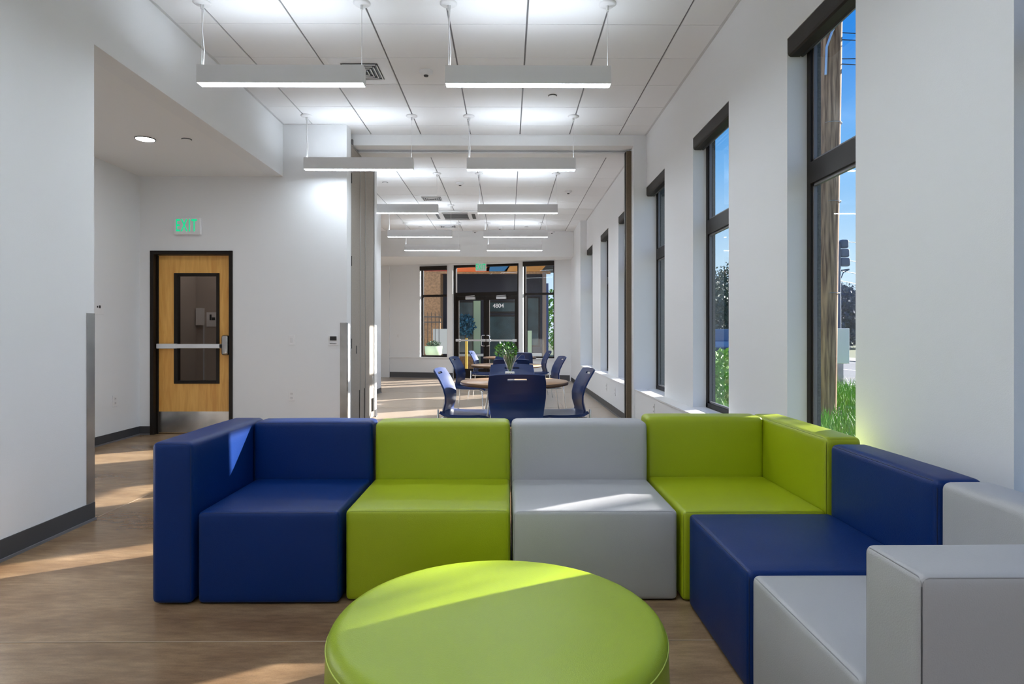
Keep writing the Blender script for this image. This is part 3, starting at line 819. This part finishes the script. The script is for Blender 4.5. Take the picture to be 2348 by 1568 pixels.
# 4 lime corner
o = mod('lime green corner sofa module below the windows', (1.17, 3.21, 0))
B(o, 'seat', (.768, 2.775, G0), (1.405, 3.462, Zs), M['lime'], M['limeseam'], seamface=['-y'], bulge=(.006, .004, .006))
B(o, 'backrest', (.765, 3.464, G0), (1.410, 3.640, .722), M['lime'], M['limeseam'], bulge=(.004, .006, .004), r=.026)
B(o, 'side_backrest', (1.408, 2.790, G0), (1.570, 3.640, .720), M['lime'], M['limeseam'], bulge=(.005, .003, .005), r=.024, seamface=['-y', '-x'])
# 5 blue, facing left
o = mod('navy blue armless sofa module against the right wall', (1.18, 2.40, 0))
B(o, 'seat', (.786, 2.062, G0), (1.404, 2.742, Zs), M['blue'], M['blueseam'], seamface=['-x'], bulge=(.006, .006, .008))
B(o, 'backrest', (1.405, 2.062, G0), (1.570, 2.752, .700), M['blue'], M['blueseam'], bulge=(.006, .004, .008), r=.026, seamface=['-x'])
# 6 grey end module with arm nearest the camera
o = mod('light grey end sofa module with a high armrest nearest the camera', (1.18, 1.63, 0))
B(o, 'seat', (.792, 1.415, G0), (1.404, 2.048, Zs), M['grey'], M['greyseam'], seamface=['-x', '-y'], bulge=(.005, .005, .006))
B(o, 'backrest', (1.405, 1.412, G0), (1.570, 2.050, .702), M['grey'], M['greyseam'], bulge=(.006, .003, .006), r=.026)
B(o, 'armrest', (.796, 1.212, G0), (1.570, 1.408, .712), M['grey'], M['greyseam'], bulge=(.002, .004, .004), r=.016, seamface=['-y', '-x'], n=16)

# ------------------------------------------------------------------ ottoman
OX, OY, OR, OZ = -.03, 1.955, .512, .315
o = empty('ottoman', (OX, OY, 0), 0, 'round lime green vinyl ottoman in front of the sofa', 'ottoman')
prof = [(OR-.03, .004), (OR-.008, .012), (OR, .04), (OR+.004, .16), (OR, OZ-.050)]
for k in range(1, 9):
    a = k/8*pi/2; prof.append((OR-.045+.045*cos(a), OZ-.048+.042*sin(a)))
for k in range(1, 14):
    t = k/13; r = (OR-.045)*(1-t); prof.append((max(r, .0005), OZ-.006+.010*(1-(1-t)**2)))
b = MB(); b.lathe(prof, 128); b.build('cushion_body', M['otto'], o)
b = MB(); b.tube([((OR-.001)*cos(2*pi*k/160), (OR-.001)*sin(2*pi*k/160), OZ-.044) for k in range(160)], .0028, 6, closed=True); b.build('seam', M['ottoseam'], o)

# ------------------------------------------------------------------ tables
def table():
    o = empty('cafe_table')
    b = MB(); R = .50
    b.lathe([(R-.02, .708), (R-.004, .713), (R, .724), (R-.002, .735), (R-.012, .7405)], 72); e_ = b.build('edge_band', M['tableedge'], o)
    b = MB(); b.lathe([(R-.004, .7395), (R-.006, .7425), (.001, .743)], 72); b.build('tabletop', M['tabletop'], o)
    for k in range(4):
        a = pi/4 + k*pi/2; c, s = cos(a), sin(a)
        b = MB()
        for off in (-.022, .022):
            ox, oy = -s*off, c*off
            b.tube([(c*.26+ox, s*.26+oy, .708), (c*.30+ox, s*.30+oy, .55), (c*.385+ox, s*.385+oy, .14), (c*.405+ox*.6, s*.405+oy*.6, .02)], .0085, 8)
        b.lathe([(.022, 0), (.022, .02), (.010, .03)], 12, c*.405, s*.405)
        b.build('leg', M['chrome'], o)
    b = MB(); b.box(-.27, -.02, .69, .27, .02, .708); b.box(-.02, -.27, .69, .02, .27, .708); b.build('apron', M['chrome'], o)
    return o
T1 = table(); T1.location = (.062, 5.86, 0)
tag(T1, 'round tan laminate table nearest the sofa, holding the plant', 'table', 'round tables')
T2 = copy_tree(T1); T2.location = (-.02, 8.95, 0); tag(T2, 'round tan table in the middle, behind the table with the plant', 'table', 'round tables')
T3 = copy_tree(T1); T3.location = (.04, 11.9, 0); tag(T3, 'round table farthest away, near the glass entry doors', 'table', 'round tables')

# ------------------------------------------------------------------ chairs
def shell(fn, nu, nv, th, hole=None):
    """thin moulded shell from a surface function; hole = set of (i,j) cells left out"""
    bm = bmesh.new(); P = [[Vector(fn(i/nu, j/nv)) for j in range(nv+1)] for i in range(nu+1)]
    def nrm(i, j):
        a = P[min(i+1, nu)][j]-P[max(i-1, 0)][j]; c = P[i][min(j+1, nv)]-P[i][max(j-1, 0)]
        return a.cross(c).normalized()
    F = [[bm.verts.new(P[i][j]+nrm(i, j)*th/2) for j in range(nv+1)] for i in range(nu+1)]
    K = [[bm.verts.new(P[i][j]-nrm(i, j)*th/2) for j in range(nv+1)] for i in range(nu+1)]
    hole = hole or set(); cells = {(i, j) for i in range(nu) for j in range(nv)} - hole
    for (i, j) in cells:
        bm.faces.new((F[i][j], F[i+1][j], F[i+1][j+1], F[i][j+1])); bm.faces.new((K[i][j+1], K[i+1][j+1], K[i+1][j], K[i][j]))
        for (di, dj, a, c) in ((-1, 0, (i, j), (i, j+1)), (1, 0, (i+1, j+1), (i+1, j)), (0, -1, (i+1, j), (i, j)), (0, 1, (i, j+1), (i+1, j+1))):
            if (i+di, j+dj) not in cells:
                bm.faces.new((F[a[0]][a[1]], F[c[0]][c[1]], K[c[0]][c[1]], K[a[0]][a[1]]))
    loose = [v for v in bm.verts if not v.link_faces]
    for v in loose: bm.verts.remove(v)
    bmesh.ops.recalc_face_normals(bm, faces=bm.faces)
    for f in bm.faces: f.smooth = True
    return bm
def edge_split(o, ang=40):
    m = o.modifiers.new('split', 'EDGE_SPLIT'); m.split_angle = radians(ang); return o
def lerp_tab(t, tab):
    for k in range(len(tab)-1):
        if t <= tab[k+1][0]:
            f = (t-tab[k][0])/(tab[k+1][0]-tab[k][0]); f = f*f*(3-2*f) if len(tab) < 3 else f
            return tab[k][1]+(tab[k+1][1]-tab[k][1])*f
    return tab[-1][1]
def chair():
    o = empty('stacking_chair')
    def back(u, v):
        z = .435 + v*.425
        y = lerp_tab(v, [(0, -.205), (.12, -.212), (.3, -.190), (.45, -.188), (.62, -.205), (.8, -.240), (1.0, -.290)])
        hw = lerp_tab(v, [(0, .200), (.2, .212), (.55, .232), (.85, .232), (1, .222)])
        x = (u-.5)*2*hw; c = abs((u-.5)*2)
        y += .038*c**2.2*(1-.2*v) ; z += -.012*c**3*v
        return (x, y, z)
    hole = {(i, 21) for i in range(8, 16)}
    hole = {(i, j) for i in range(8, 16) for j in (21,)}
    bk = edge_split(bmobj('backrest', shell(back, 24, 24, .014, hole), M['chair'], o))
    def seat(u, v):
        y = -.215 + v*.455; c = abs((u-.5)*2)
        hw = lerp_tab(v, [(0, .195), (.15, .222), (.6, .232), (.9, .225), (1, .205)])
        z = .440 + .012*c**2 - .010*sin(pi*v) + lerp_tab(v, [(0, .020), (.12, .0), (.80, .0), (.93, -.012), (1, -.036)])
        return ((u-.5)*2*hw, y, z)
    st = edge_split(bmobj('seat', shell(seat, 16, 20, .024), M['chair'], o))
    for sx in (-1, 1):
        b = MB(); x = sx*.222
        b.tube([(x*.95, -.225, .50), (x, -.222, .44), (x*1.02, -.235, .25), (x*1.06, -.275, .008)], .0095, 8); b.build('leg', M['chrome'], o)
        b = MB(); b.tube([(x*.86, -.20, .420), (x*.88, .15, .418), (x*.93, .195, .395), (x*1.04, .225, .008)], .0095, 8); b.build('leg', M['chrome'], o)
    b = MB(); b.tube([(-.205, .02, .418), (.205, .02, .418)], .008, 8); b.tube([(-.20, -.12, .418), (.20, -.12, .418)], .008, 8); b.build('crossbar', M['chrome'], o)
    return o
CH = chair(); used = [False]
def place(x, y, deg, lab):
    o = CH if not used[0] else copy_tree(CH); used[0] = True
    o.location = (x, y, 0); o.rotation_euler = (0, 0, radians(deg)); tag(o, lab, 'chair', 'navy stacking chairs')
place(.076, 5.29, 0, 'navy chair with its back to the sofa, slot in its backrest')
place(-.375, 5.86, -97, 'navy chair left of the nearest table, seen in profile')
place(.495, 5.86, 96, 'navy chair right of the nearest table, seen in profile')
place(.045, 6.40, 180, 'navy chair directly behind the plant, facing the camera')
place(-.50, 8.80, -101, 'navy chair left of the middle table, sunlit edge')
place(.52, 8.95, 99, 'navy chair right of the middle table, under the window wall')
place(.045, 8.26, 0, 'navy chair on the near side of the middle table, back to camera')
place(.03, 9.50, 178, 'navy chair on the far side of the middle table')
place(-.42, 11.75, -98, 'navy chair left of the farthest table, before the entry doors')
place(.52, 11.80, 97, 'navy chair right of the farthest table')
place(.22, 11.10, -6, 'navy chair on the near side of the farthest table')

# ------------------------------------------------------------------ plant in a glass vase
o = empty('potted_plant', (.02, 5.90, .743), 0, 'leafy green plant in a clear tapered vase on the nearest table', 'plant')
b = MB(); b.box(-.043, -.043, 0, .043, .043, .082); pb_ = b.build('white_base', M['white'], o, bevel=.003)
b = MB()
for k in range(6): b.box(-.030+k*.0105, -.0445, .058, -.0225+k*.0105, -.0430, .066 if k % 2 else .070)
b.build('printed_mark', M['black'], pb_)
b = MB(); b.lathe([(.018, .083), (.022, .10), (.045, .17), (.070, .235), (.067, .235), (.042, .17), (.018, .10), (.012, .09)], 28, caps=False); b.build('vase', M['glassvase'], o)
b = MB(); ed = MB()
for k in range(9):   # long striped leaves inside the vase and arching out
    a = k*2.39; l = .20 + .05*random.random(); tip = .05 + .03*random.random()
    if k == 0: a, l, tip = -.2, .20, .13
    pts = []
    for i in range(9):
        t = i/8; r_ = .008 + tip*t**1.6; zz = .088 + l*(t - .12*t*t)
        w = .015*sin(pi*min(1, t*.92+.06))
        c_, s_ = cos(a), sin(a)
        pts.append([(r_*c_ - s_*w*q, r_*s_ + c_*w*q, zz) for q in (-1, -.55, .55, 1)])
    vs = [v for row in pts for v in row]
    b.add(vs, [(i*4+1, i*4+2, i*4+6, i*4+5) for i in range(8)], 0, True)
    b.add(vs, [(i*4+q, i*4+q+1, i*4+5+q, i*4+4+q) for i in range(8) for q in (0, 2)], 1, True)
b.build('long_leaves', [M['leafdark'], M['leafedge']], o)
b = MB()
for k in range(420):
    u = random.random(); th = random.random()*2*pi; ph = math.acos(1-1.7*random.random())
    R = .098*(.45+.55*random.random()**.5)
    c0 = Vector((-.035+R*sin(ph)*cos(th), R*sin(ph)*sin(th), .275+R*.80*cos(ph)))
    d = Vector((sin(ph)*cos(th)+random.uniform(-.5, .5), sin(ph)*sin(th)+random.uniform(-.5, .5), cos(ph)+random.uniform(-.2, .7))).normalized()
    sd = d.cross(Vector((random.uniform(-1, 1), random.uniform(-1, 1), random.uniform(-1, 1)))).normalized()
    l, w = random.uniform(.020, .034), random.uniform(.005, .008)
    b.add([c0, c0+d*l*.4+sd*w, c0+d*l, c0+d*l*.4-sd*w], [(0,1,2,3)], 0 if random.random() < .6 else 1)
b.build('foliage', [M['green'], M['leafdark']], o)
b = MB()
for k in range(14):
    a = k*2.39; b.tube([(.008*cos(a), .008*sin(a), .10), (-.015+.03*cos(a), .03*sin(a), .2), (-.035+.06*cos(a), .06*sin(a), .29)], .0016, 5)
b.build('stems', M['leafdark'], o)

# ------------------------------------------------------------------ outside, right-hand side
b = MB(); b.box(XO, -30, -.14, 90, 90, -.10); struct(b.build('ground', M['soil']))
b = MB(); b.box(8.2, -30, -.10, 15.5, 90, -.075); struct(b.build('ground_road', M['asphalt']))
b = MB(); b.box(15.5, -30, -.10, 17.5, 90, -.04); struct(b.build('ground_sidewalk', M['concrete']))
b = MB(); b.box(8.45, -30, -.0748, 8.58, 90, -.073); b.box(11.8, -30, -.0748, 11.93, 90, -.073); tag(b.build('road_line', M['paintline']), 'white painted lines on the road beyond the lawn', 'road marking')
b = MB()
rg = random.Random(3)
for k in range(15000):   # tall lawn grass in view of the windows
    Y = 4.2 + 11.5*rg.random()**1.2; X = Y*rg.uniform(.24, .60) + rg.uniform(-.2, .2)
    if X < 2.35 or X > 7.9: continue
    if min((X-a_)**2+(Y-b_)**2 for a_, b_ in ((4.3, 13.0), (4.9, 14.6), (3.9, 11.4), (4.89, 9.7))) < .35: continue
    h = rg.uniform(.10, .34)*(1+.5*noise.noise(Vector((X*1.2, Y*1.2, 0)))); a = rg.uniform(0, 2*pi); w = rg.uniform(.005, .010)
    lx, ly = rg.gauss(0, .10)*h*3, rg.gauss(0, .10)*h*3; c_, s_ = cos(a)*w, sin(a)*w
    b.add([(X-c_, Y-s_, -.10), (X+c_, Y+s_, -.10), (X+lx*.4+c_*.7, Y+ly*.4+s_*.7, -.10+h*.6), (X+lx*.4-c_*.7, Y+ly*.4-s_*.7, -.10+h*.6), (X+lx, Y+ly, -.10+h)],
          [(0,1,2,3), (3,2,4)], 0)
tag(b.build('lawn_grass', M['grass']), 'tall green grass outside the right windows', 'grass', kind='stuff')

def crown(name, c, r, m, count, ls, seed, parent=None, sq=.8):
    g = random.Random(seed); b = MB()
    for k in range(count):
        th = g.random()*2*pi; ph = math.acos(2*g.random()-1); rr = (.55+.45*g.random()**.4)
        rr *= 1+.25*noise.noise(Vector((cos(th)*2+seed, sin(th)*2, cos(ph)*2)))
        p = Vector((c[0]+r[0]*rr*sin(ph)*cos(th), c[1]+r[1]*rr*sin(ph)*sin(th), c[2]+r[2]*rr*cos(ph)))
        d = Vector((g.gauss(0, 1), g.gauss(0, 1), g.gauss(0, 1)+.5)).normalized(); s_ = d.orthogonal().normalized()
        s_ = (Matrix.Rotation(g.random()*6.28, 3, d) @ s_); l = ls*g.uniform(.6, 1.3)
        b.add([p, p+d*l*.5+s_*l*.28, p+d*l, p+d*l*.5-s_*l*.28], [(0,1,2,3)])
    return b.build(name, m, parent)
def tree(loc, r, h, m, count, ls, seed, lab, cat='tree', grp=None, name='tree'):
    o = empty(name, loc, 0, lab, cat, grp)
    crown('crown', (0, 0, h-r[2]), r, m, count, ls, seed, o)
    b = MB(); b.tube([(0, 0, -.05), (.03, 0, h*.3), (0, .05, h-r[2]*1.0)], .1, 8, radii=[r[0]*.08, r[0]*.06, r[0]*.03]); b.build('trunk', M['bark'], o)
    return o
# seen through the window with blue sky (direction X/Y about .33)
for k, (X, Y, h, s) in enumerate(((10.2, 33.5, 4.3, 2.0), (13.6, 36.5, 5.0, 2.3), (15.6, 43, 6.0, 2.6), (10.2, 29.6, 3.0, 1.5))):
    tree((X, Y, -.1), (s, s, min(h*.49, s)), h, M['hedge'], 5200, .20, 10+k, ['dark green tree beyond the lawn, left one in the middle window', 'dark green tree across the road in the middle window', 'tall bushy dark tree farthest up the road', 'low dark shrubby tree behind the blue car'][k], grp='roadside trees')
for k, (X, Y) in enumerate(((4.3, 13.0), (4.9, 14.6), (3.9, 11.4))):
    o = empty('shrub', (X, Y, -.1), 0, ['round green shrub in the lawn beyond the middle window', 'green shrub farther out on the lawn', 'small green shrub nearest the building'][k], 'shrub', 'lawn shrubs')
    crown('foliage', (0, 0, .42), (.55, .55, .45), M['grass'], 1100, .11, 30+k, o)
# distant blue-green trees in the near window
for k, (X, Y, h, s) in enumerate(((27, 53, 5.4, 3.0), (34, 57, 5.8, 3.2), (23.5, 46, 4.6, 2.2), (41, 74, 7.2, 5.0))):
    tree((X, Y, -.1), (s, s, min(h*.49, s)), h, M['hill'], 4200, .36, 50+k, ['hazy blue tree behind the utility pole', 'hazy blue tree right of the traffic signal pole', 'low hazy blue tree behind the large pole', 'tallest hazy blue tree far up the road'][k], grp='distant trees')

# parked car seen in the middle window
def car(loc, rz, lab, m):
    o = empty('car', loc, rz, lab, 'car')
    pr = [(-2.1, .35), (-2.15, .75), (-1.6, .92), (-.95, 1.00), (-.45, 1.42), (.75, 1.45), (1.45, 1.02), (2.05, .95), (2.15, .6), (2.1, .3), (1.7, .22), (-1.7, .22)]
    b = MB(); b.prism(pr, 'x', -.85, .85) if False else None
    vs = [(x, -.86, z) for x, z in pr]; b = MB()
    b.prism([(x, z) for x, z in pr], 'y', -.86, .86); b.build('body', m, o, bevel=.05)
    b = MB(); b.prism([(-.82, 1.04), (-.42, 1.36), (.70, 1.39), (1.25, 1.05)], 'y', -.87, .87); b.build('side_windows', M['carglass'], o)
    for x in (-1.35, 1.35):
        for y in (-.8, .8):
            b = MB(); b.tube([(x, y-.1, .33), (x, y+.1, .33)], .33, 20); b.build('wheel', M['black'], o)
    return o
car((8.75, 25.2, -.075), radians(80), 'blue car parked on the road beyond the middle window', M['carblue'])

# utility pole
UY = 9.7
o = empty('utility_pole', (4.89, UY, -.1), 0, 'large weathered wooden utility pole outside the near window', 'utility pole')
b = MB(); b.tube([(0, 0, 0), (.03, 0, 2.0), (.10, 0, 6.2), (.16, 0, 9.5)], .15, 20, radii=[.155, .150, .150, .14]); b.build('shaft', M['pole'], o)
b = MB(); b.tube([(-.07, -.15, 5.2), (-.06, -.16, 5.62), (.02, -.17, 5.85), (.12, -.17, 6.05)], .018, 8); b.build('conduit', M['alum'], o)
b = MB()
for z in (1.9, 3.3, 4.5): b.tube([(.03+z*.012+.153*cos(t), .153*sin(t), z) for t in [2*pi*k/20 for k in range(20)]], .007, 5, closed=True)
b.build('band', M['steel'], o)
wires = [((5.20, UY+.16, 5.89), (35, 12.5, 7.6)), ((5.20, UY+.16, 5.78), (35, 12.0, 7.4)), ((5.20, UY+.16, 5.48), (35, 11.5, 8.3)), ((5.20, UY+.16, 5.40), (35, 12.5, 6.9)),
         ((13.3, 25.5, 4.95), (40, 44, 7.5)), ((13.3, 25.5, 4.2), (40, 46, 6.2)), ((13.3, 25.5, 3.75), (40, 47, 5.0)), ((13.3, 25.5, 3.35), (40, 48, 4.1))]
wl = ['uppermost cable from the wooden utility pole', 'second cable from the wooden utility pole', 'third cable from the wooden utility pole', 'lowest cable from the wooden utility pole, carrying a splice',
      'uppermost wire beside the traffic signal', 'second wire beside the traffic signal', 'third wire beside the traffic signal', 'lowest wire above the hazy trees']
for k, (p, q) in enumerate(wires):
    P, Q = Vector(p), Vector(q); pts = [P.lerp(Q, t/12) - Vector((0, 0, .9*sin(pi*t/12)*.6)) for t in range(13)]
    b = MB(); b.tube(pts, .007 if k < 4 else .014, 6)
    w = tag(b.build('overhead_wire', M['black']), wl[k], 'overhead wire', 'overhead wires')
    if k == 3 or k == 0:
        b = MB(); b.tube([pts[0].lerp(pts[1], .12), pts[0].lerp(pts[1], .26)], .026, 8); b.build('splice', M['blackgrille'], w)
# signal pole
o = empty('traffic_signal', (13.1, 25, -.1), 0, 'traffic signal seen from behind on a slim pole', 'traffic signal')
b = MB(); b.tube([(0, 0, 0), (0, 0, 4.9)], .10, 12, radii=[.13, .10]); b.build('pole', M['signal'], o)
for k in range(3):
    bm = cushion(.08, -.12, 3.95+k*.36, .46-.03*k, .12, 4.29+k*.36, r=.08, bulge=(0,0,0), n=3); bmobj('lamp_section', bm, M['signal'], o)
b = MB(); b.tube([(-.35, 0, 3.72), (.5, .1, 3.84)], .035, 6); b.tube([(.02, 0, 3.4), (.15, .03, 3.5), (.24, .03, 3.72), (.45, .08, 3.80)], .022, 6); b.build('bracket', M['signal'], o)
# white board added outside to stand in for a reflection in the glass
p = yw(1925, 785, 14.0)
o = empty('reflection_board', (p[0], 14.0, -.1), 0, 'white rectangular board beside the pole, standing in for a window reflection', 'reflection board')
b = MB(); b.box(-.21, -.10, .62, .17, .10, 1.40); b.build('box', M['reflwhite'], o, bevel=.01)
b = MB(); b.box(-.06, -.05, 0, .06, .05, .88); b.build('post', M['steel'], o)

# bare tree outside whose branches break up the sun on the ottoman
o = empty('roadside_tree', (11.2, 8.9, -.1), 0, 'tree with bare lower branches and a leafy top beyond the lawn', 'tree')
b = MB(); g = random.Random(5)
def branch(p, d, l, r, dep):
    q = p + d*l; m_ = p.lerp(q, .5) + Vector((g.gauss(0, .06), g.gauss(0, .06), 0))*l
    b.tube([p, m_, q], r, 5, radii=[r, r*.8, r*.6])
    if dep == 0: return
    for k in range(3):
        nd = (d + Vector((g.gauss(0, .55), g.gauss(0, .55), g.gauss(.1, .4)))).normalized()
        branch(p.lerp(q, g.uniform(.5, 1)), nd, l*g.uniform(.55, .8), r*.5, dep-1)
b.tube([(0, 0, 0), (.05, 0, 2.4), (0, .05, 5.2)], .12, 8, radii=[.14, .11, .07])
for k in range(5):
    a = k*2.4+.5; branch(Vector((0, .05, 3.6+.25*k)), Vector((cos(a)*.85, sin(a)*.85, .30)).normalized(), 1.05, .045, 2)
b.build('branches', M['bark'], o)
crown('crown', (-.05, -.05, 6.55), (.82, .82, 1.12), M['hedge'], 4200, .17, 62, o)

o = empty('sun_blocker_tree', (8.95, 5.60, -.1), 0, 'unseen dense evergreen added to block sun at the window nearest the camera', 'tree')  # unseen tree added to keep the sun out of the nearest side window
crown('crown', (0, 0, 4.7), (.86, .86, 1.75), M['hedge'], 5200, .20, 61, o, .8)
b = MB(); b.tube([(0, 0, 0), (.04, .02, 1.8), (0, 0, 3.4)], .1, 8, radii=[.12, .10, .07]); b.build('trunk', M['bark'], o)

# ------------------------------------------------------------------ outside, beyond the entry
b = MB(); b.box(-12, 18.2, -.12, XO, 40, -.02); b.add([(-6, 15.9, -.13), (XO, 15.9, -.13), (XO, 18.3, -.13), (-6, 18.3, -.13)], [(0,1,2,3)]); struct(b.build('ground_paving', M['concrete']))
BY = 22.0
def BX(px, Y=BY): return yw(px, 765, Y)[0]
def BZ(py, Y=BY): return CAMZ + (765-py)*Y/1450
o = empty('neighbour_building', (0, BY, 0), 0, 'dark navy building facade outside the glass entry', 'building')
b = MB(); b.box(-7, 0, -.02, BX(1244), .3, BZ(600)); b.build('wall', M['navywall'], o)
b = MB(); b.box(-7, -1.86, BZ(610, 20.1), 2.2, .3, BZ(607, 20.1)); b.build('soffit', M['navywall'], o)
b = MB(); b.box(BX(930, 20.1), -1.98, BZ(628, 20.1), BX(1262, 20.1), -1.87, BZ(622.5, 20.1)); b.build('rim', M['tan'], o)
def facia(px0, px1, py0, py1, m, nm, y=-2.0, sl=0):
    Y = BY+y; b = MB(); x0, x1 = BX(px0, Y), BX(px1, Y); z0, z1 = BZ(py1, Y), BZ(py0, Y)
    b.prism([(x0+sl, z0), (x1+sl, z0), (x1, z1), (x0, z1)], 'y', y-.05, y+.05); b.build(nm, m, o)
facia(930, 1040, 596, 618, M['red'], 'red_fascia'); facia(930, 1040, 619, 628, M['red'], 'red_fascia', -1.9)
facia(1030, 1127, 596, 623, M['orange'], 'orange_fascia', sl=-.08)
facia(1128, 1178, 596, 622, M['teal'], 'blue_fascia', sl=-.22)
facia(1178, 1262, 596, 622, M['orange2'], 'amber_fascia', sl=-.30)
def bwin(px0, px1, py0, py1, nm='shopfront_window'):
    b = MB(); x0, x1, z0, z1 = BX(px0), BX(px1), BZ(py1), BZ(py0)
    b.box(x0, -.06, z0, x1, 0, z1); w = b.build(nm, M['bronze'], o)
    b = MB(); b.box(x0+.06, -.075, z0+.06, x1-.06, -.06, z1-.06); b.build('pane', M['tealglass'], w)
bwin(1040, 1088, 690, 812); bwin(1118, 1186, 722, 850); bwin(1120, 1186, 690, 718); bwin(1206, 1238, 680, 795)
b = MB(); b.box(BX(1086), -.12, .0, BX(1102), -.061, BZ(690)); b.build('pale_door', M['palegreen'], o)
b = MB(); b.box(BX(1030), -.7, -.02, BX(1090), -.4, .42); b.box(BX(1205), -.7, -.02, BX(1240), -.4, .42); b.build('brick_planter', M['tan'], o)
b = MB(); b.box(BX(1030), -.72, .42, BX(1118), -.38, .50); b.box(BX(1205), -.72, .42, BX(1240), -.38, .50); b.build('planter_cap', M['whitewall'], o)
b = MB(); b.box(BX(1067, 20), -.06, 0, BX(1072, 20), .06, 1.05)
tag(b.build('bollard', M['yellow'], loc=(0, 20, -.02)), 'yellow bollard outside the left entry door', 'bollard')
Y = 20.4; b = MB(); b.box(BX(950, Y), -.4, -.02, BX(1013, Y), .4, BZ(628, Y))
tag(b.build('stucco_column', M['tan'], loc=(0, Y, 0)), 'tan stucco column outside the left entry window', 'column')
Y = 19.6; b = MB(); b.box(BX(1244, Y), -.12, -.02, BX(1252, Y), .12, BZ(625, Y)); b.build
tag(b.build('canopy_post', M['taupepost'], loc=(0, Y, 0)), 'brown post outside the right entry window', 'post')
Y = 20.6; b = MB(); b.box(BX(1252, Y), -.12, -.02, BX(1257, Y), .12, BZ(650, Y))
tag(b.build('canopy_post', M['bluepost'], loc=(0, Y, 0)), 'blue post beside the brown one outside the right entry window', 'post')
Y = 19.2; b = MB(); b.box(BX(1210, Y), -.1, -.02, BX(1219, Y), .1, BZ(758, Y))
tag(b.build('bollard', M['palegreen'], loc=(0, Y, 0)), 'pale green bollard outside the right entry window', 'bollard')
Y = 19.4; o = empty('iron_fence', (0, Y, 0), 0, 'black iron fence with pointed pickets outside the left entry window', 'fence')
b = MB(); x = BX(955, Y)
while x < BX(1014, Y):
    b.tube([(x, 0, 0), (x, 0, 1.78), (x, 0, 1.86)], .010, 5, radii=[.010, .010, .002]); x += .115
b.build('pickets', M['black'], o)
b = MB()
for z in (.15, 1.52, 1.68): b.box(BX(955, Y), -.012, z, BX(1014, Y), .012, z+.03)
b.build('rail', M['black'], o)
Y = 18.9; b = MB(); b.box(BX(985, Y), -.05, .55, BX(1026, Y), .05, CAMZ+.15)
tag(b.build('site_wall', M['whitewall'], loc=(0, Y+.9, 0)), 'low white panel behind the pale green planter', 'panel')
Y = 18.3; o = empty('planter', (BX(994, Y), Y, -.02), 0, 'pale green planter box outside the left entry window', 'planter')
b = MB(); b.lathe([(.20, .55), (.24, .62), (.26, .84), (.24, .84)], 20); b.lathe([(.16, 0), (.16, .55)], 16); b.build('pot', M['palegreen'], o)
crown('foliage', (0, 0, .89), (.20, .20, .08), M['hedge'], 320, .055, 77, o)
tree((BX(1066, 21), 21.0, 0), (.33, .28, .36), 1.80, mat('sky_reflection_leaf', (.03, .13, .20), .6, var=.8, vscale=9), 800, .085, 91, 'small tree tinted blue like a sky reflection, outside the left entry door')  # blue of a sky reflection is put into the leaf colour
tree((2.3, 27, 0), (.9, .9, 1.4), 3.2, M['grass'], 900, .22, 92, 'sunlit green tree outside the right entry window')

# ------------------------------------------------------------------ light
w = bpy.data.worlds.new('sky'); SC.world = w; w.use_nodes = True; t = w.node_tree
tc = t.nodes.new('ShaderNodeTexCoord'); sx = t.nodes.new('ShaderNodeSeparateXYZ')   # clear winter sky: pale at the horizon, deep blue overhead
rp = t.nodes.new('ShaderNodeValToRGB'); bg = t.nodes['Background']; bg.inputs[1].default_value = .60
t.links.new(tc.outputs['Generated'], sx.inputs[0]); t.links.new(sx.outputs['Z'], rp.inputs[0]); t.links.new(rp.outputs[0], bg.inputs[0])
el = rp.color_ramp.elements; el[0].position = 0; el[0].color = (.78, .88, 1, 1); el[1].position = 1; el[1].color = (.03, .14, .55, 1)
for p_, c_ in ((.10, (.56, .79, .99)), (.24, (.17, .48, .92)), (.38, (.035, .27, .82))):
    q_ = el.new(p_); q_.color = (*c_, 1)
sd = bpy.data.lights.new('sun', 'SUN'); sd.energy = 11.0; sd.angle = radians(.6); sd.color = (1, .95, .90)
so = bpy.data.objects.new('sun', sd); C.objects.link(so)
d = Vector((-1, -.57, -.43)); so.rotation_euler = d.to_track_quat('-Z', 'Y').to_euler(); so.location = (20, 12, 10)

# ------------------------------------------------------------------ camera
cd = bpy.data.cameras.new('camera'); co = bpy.data.objects.new('camera', cd); C.objects.link(co)
co.location = (0, 0, CAMZ); co.rotation_euler = (pi/2, 0, -atan(10/1450))
cd.sensor_width = 36; cd.lens = 36*1450/2348; cd.shift_y = -(784-765)/2348; cd.clip_start = .05; cd.clip_end = 500
SC.camera = co
vs = SC.view_settings; SC.display_settings.display_device = 'sRGB'
vs.view_transform = 'Standard'; vs.look = 'None'; vs.exposure = 0.93; vs.gamma = 1.0; vs.use_curve_mapping = False
SC.cycles.max_bounces = 10; SC.cycles.diffuse_bounces = 6; SC.cycles.transparent_max_bounces = 12
SC.cycles.use_denoising = True; SC.cycles.sample_clamp_indirect = 6.0
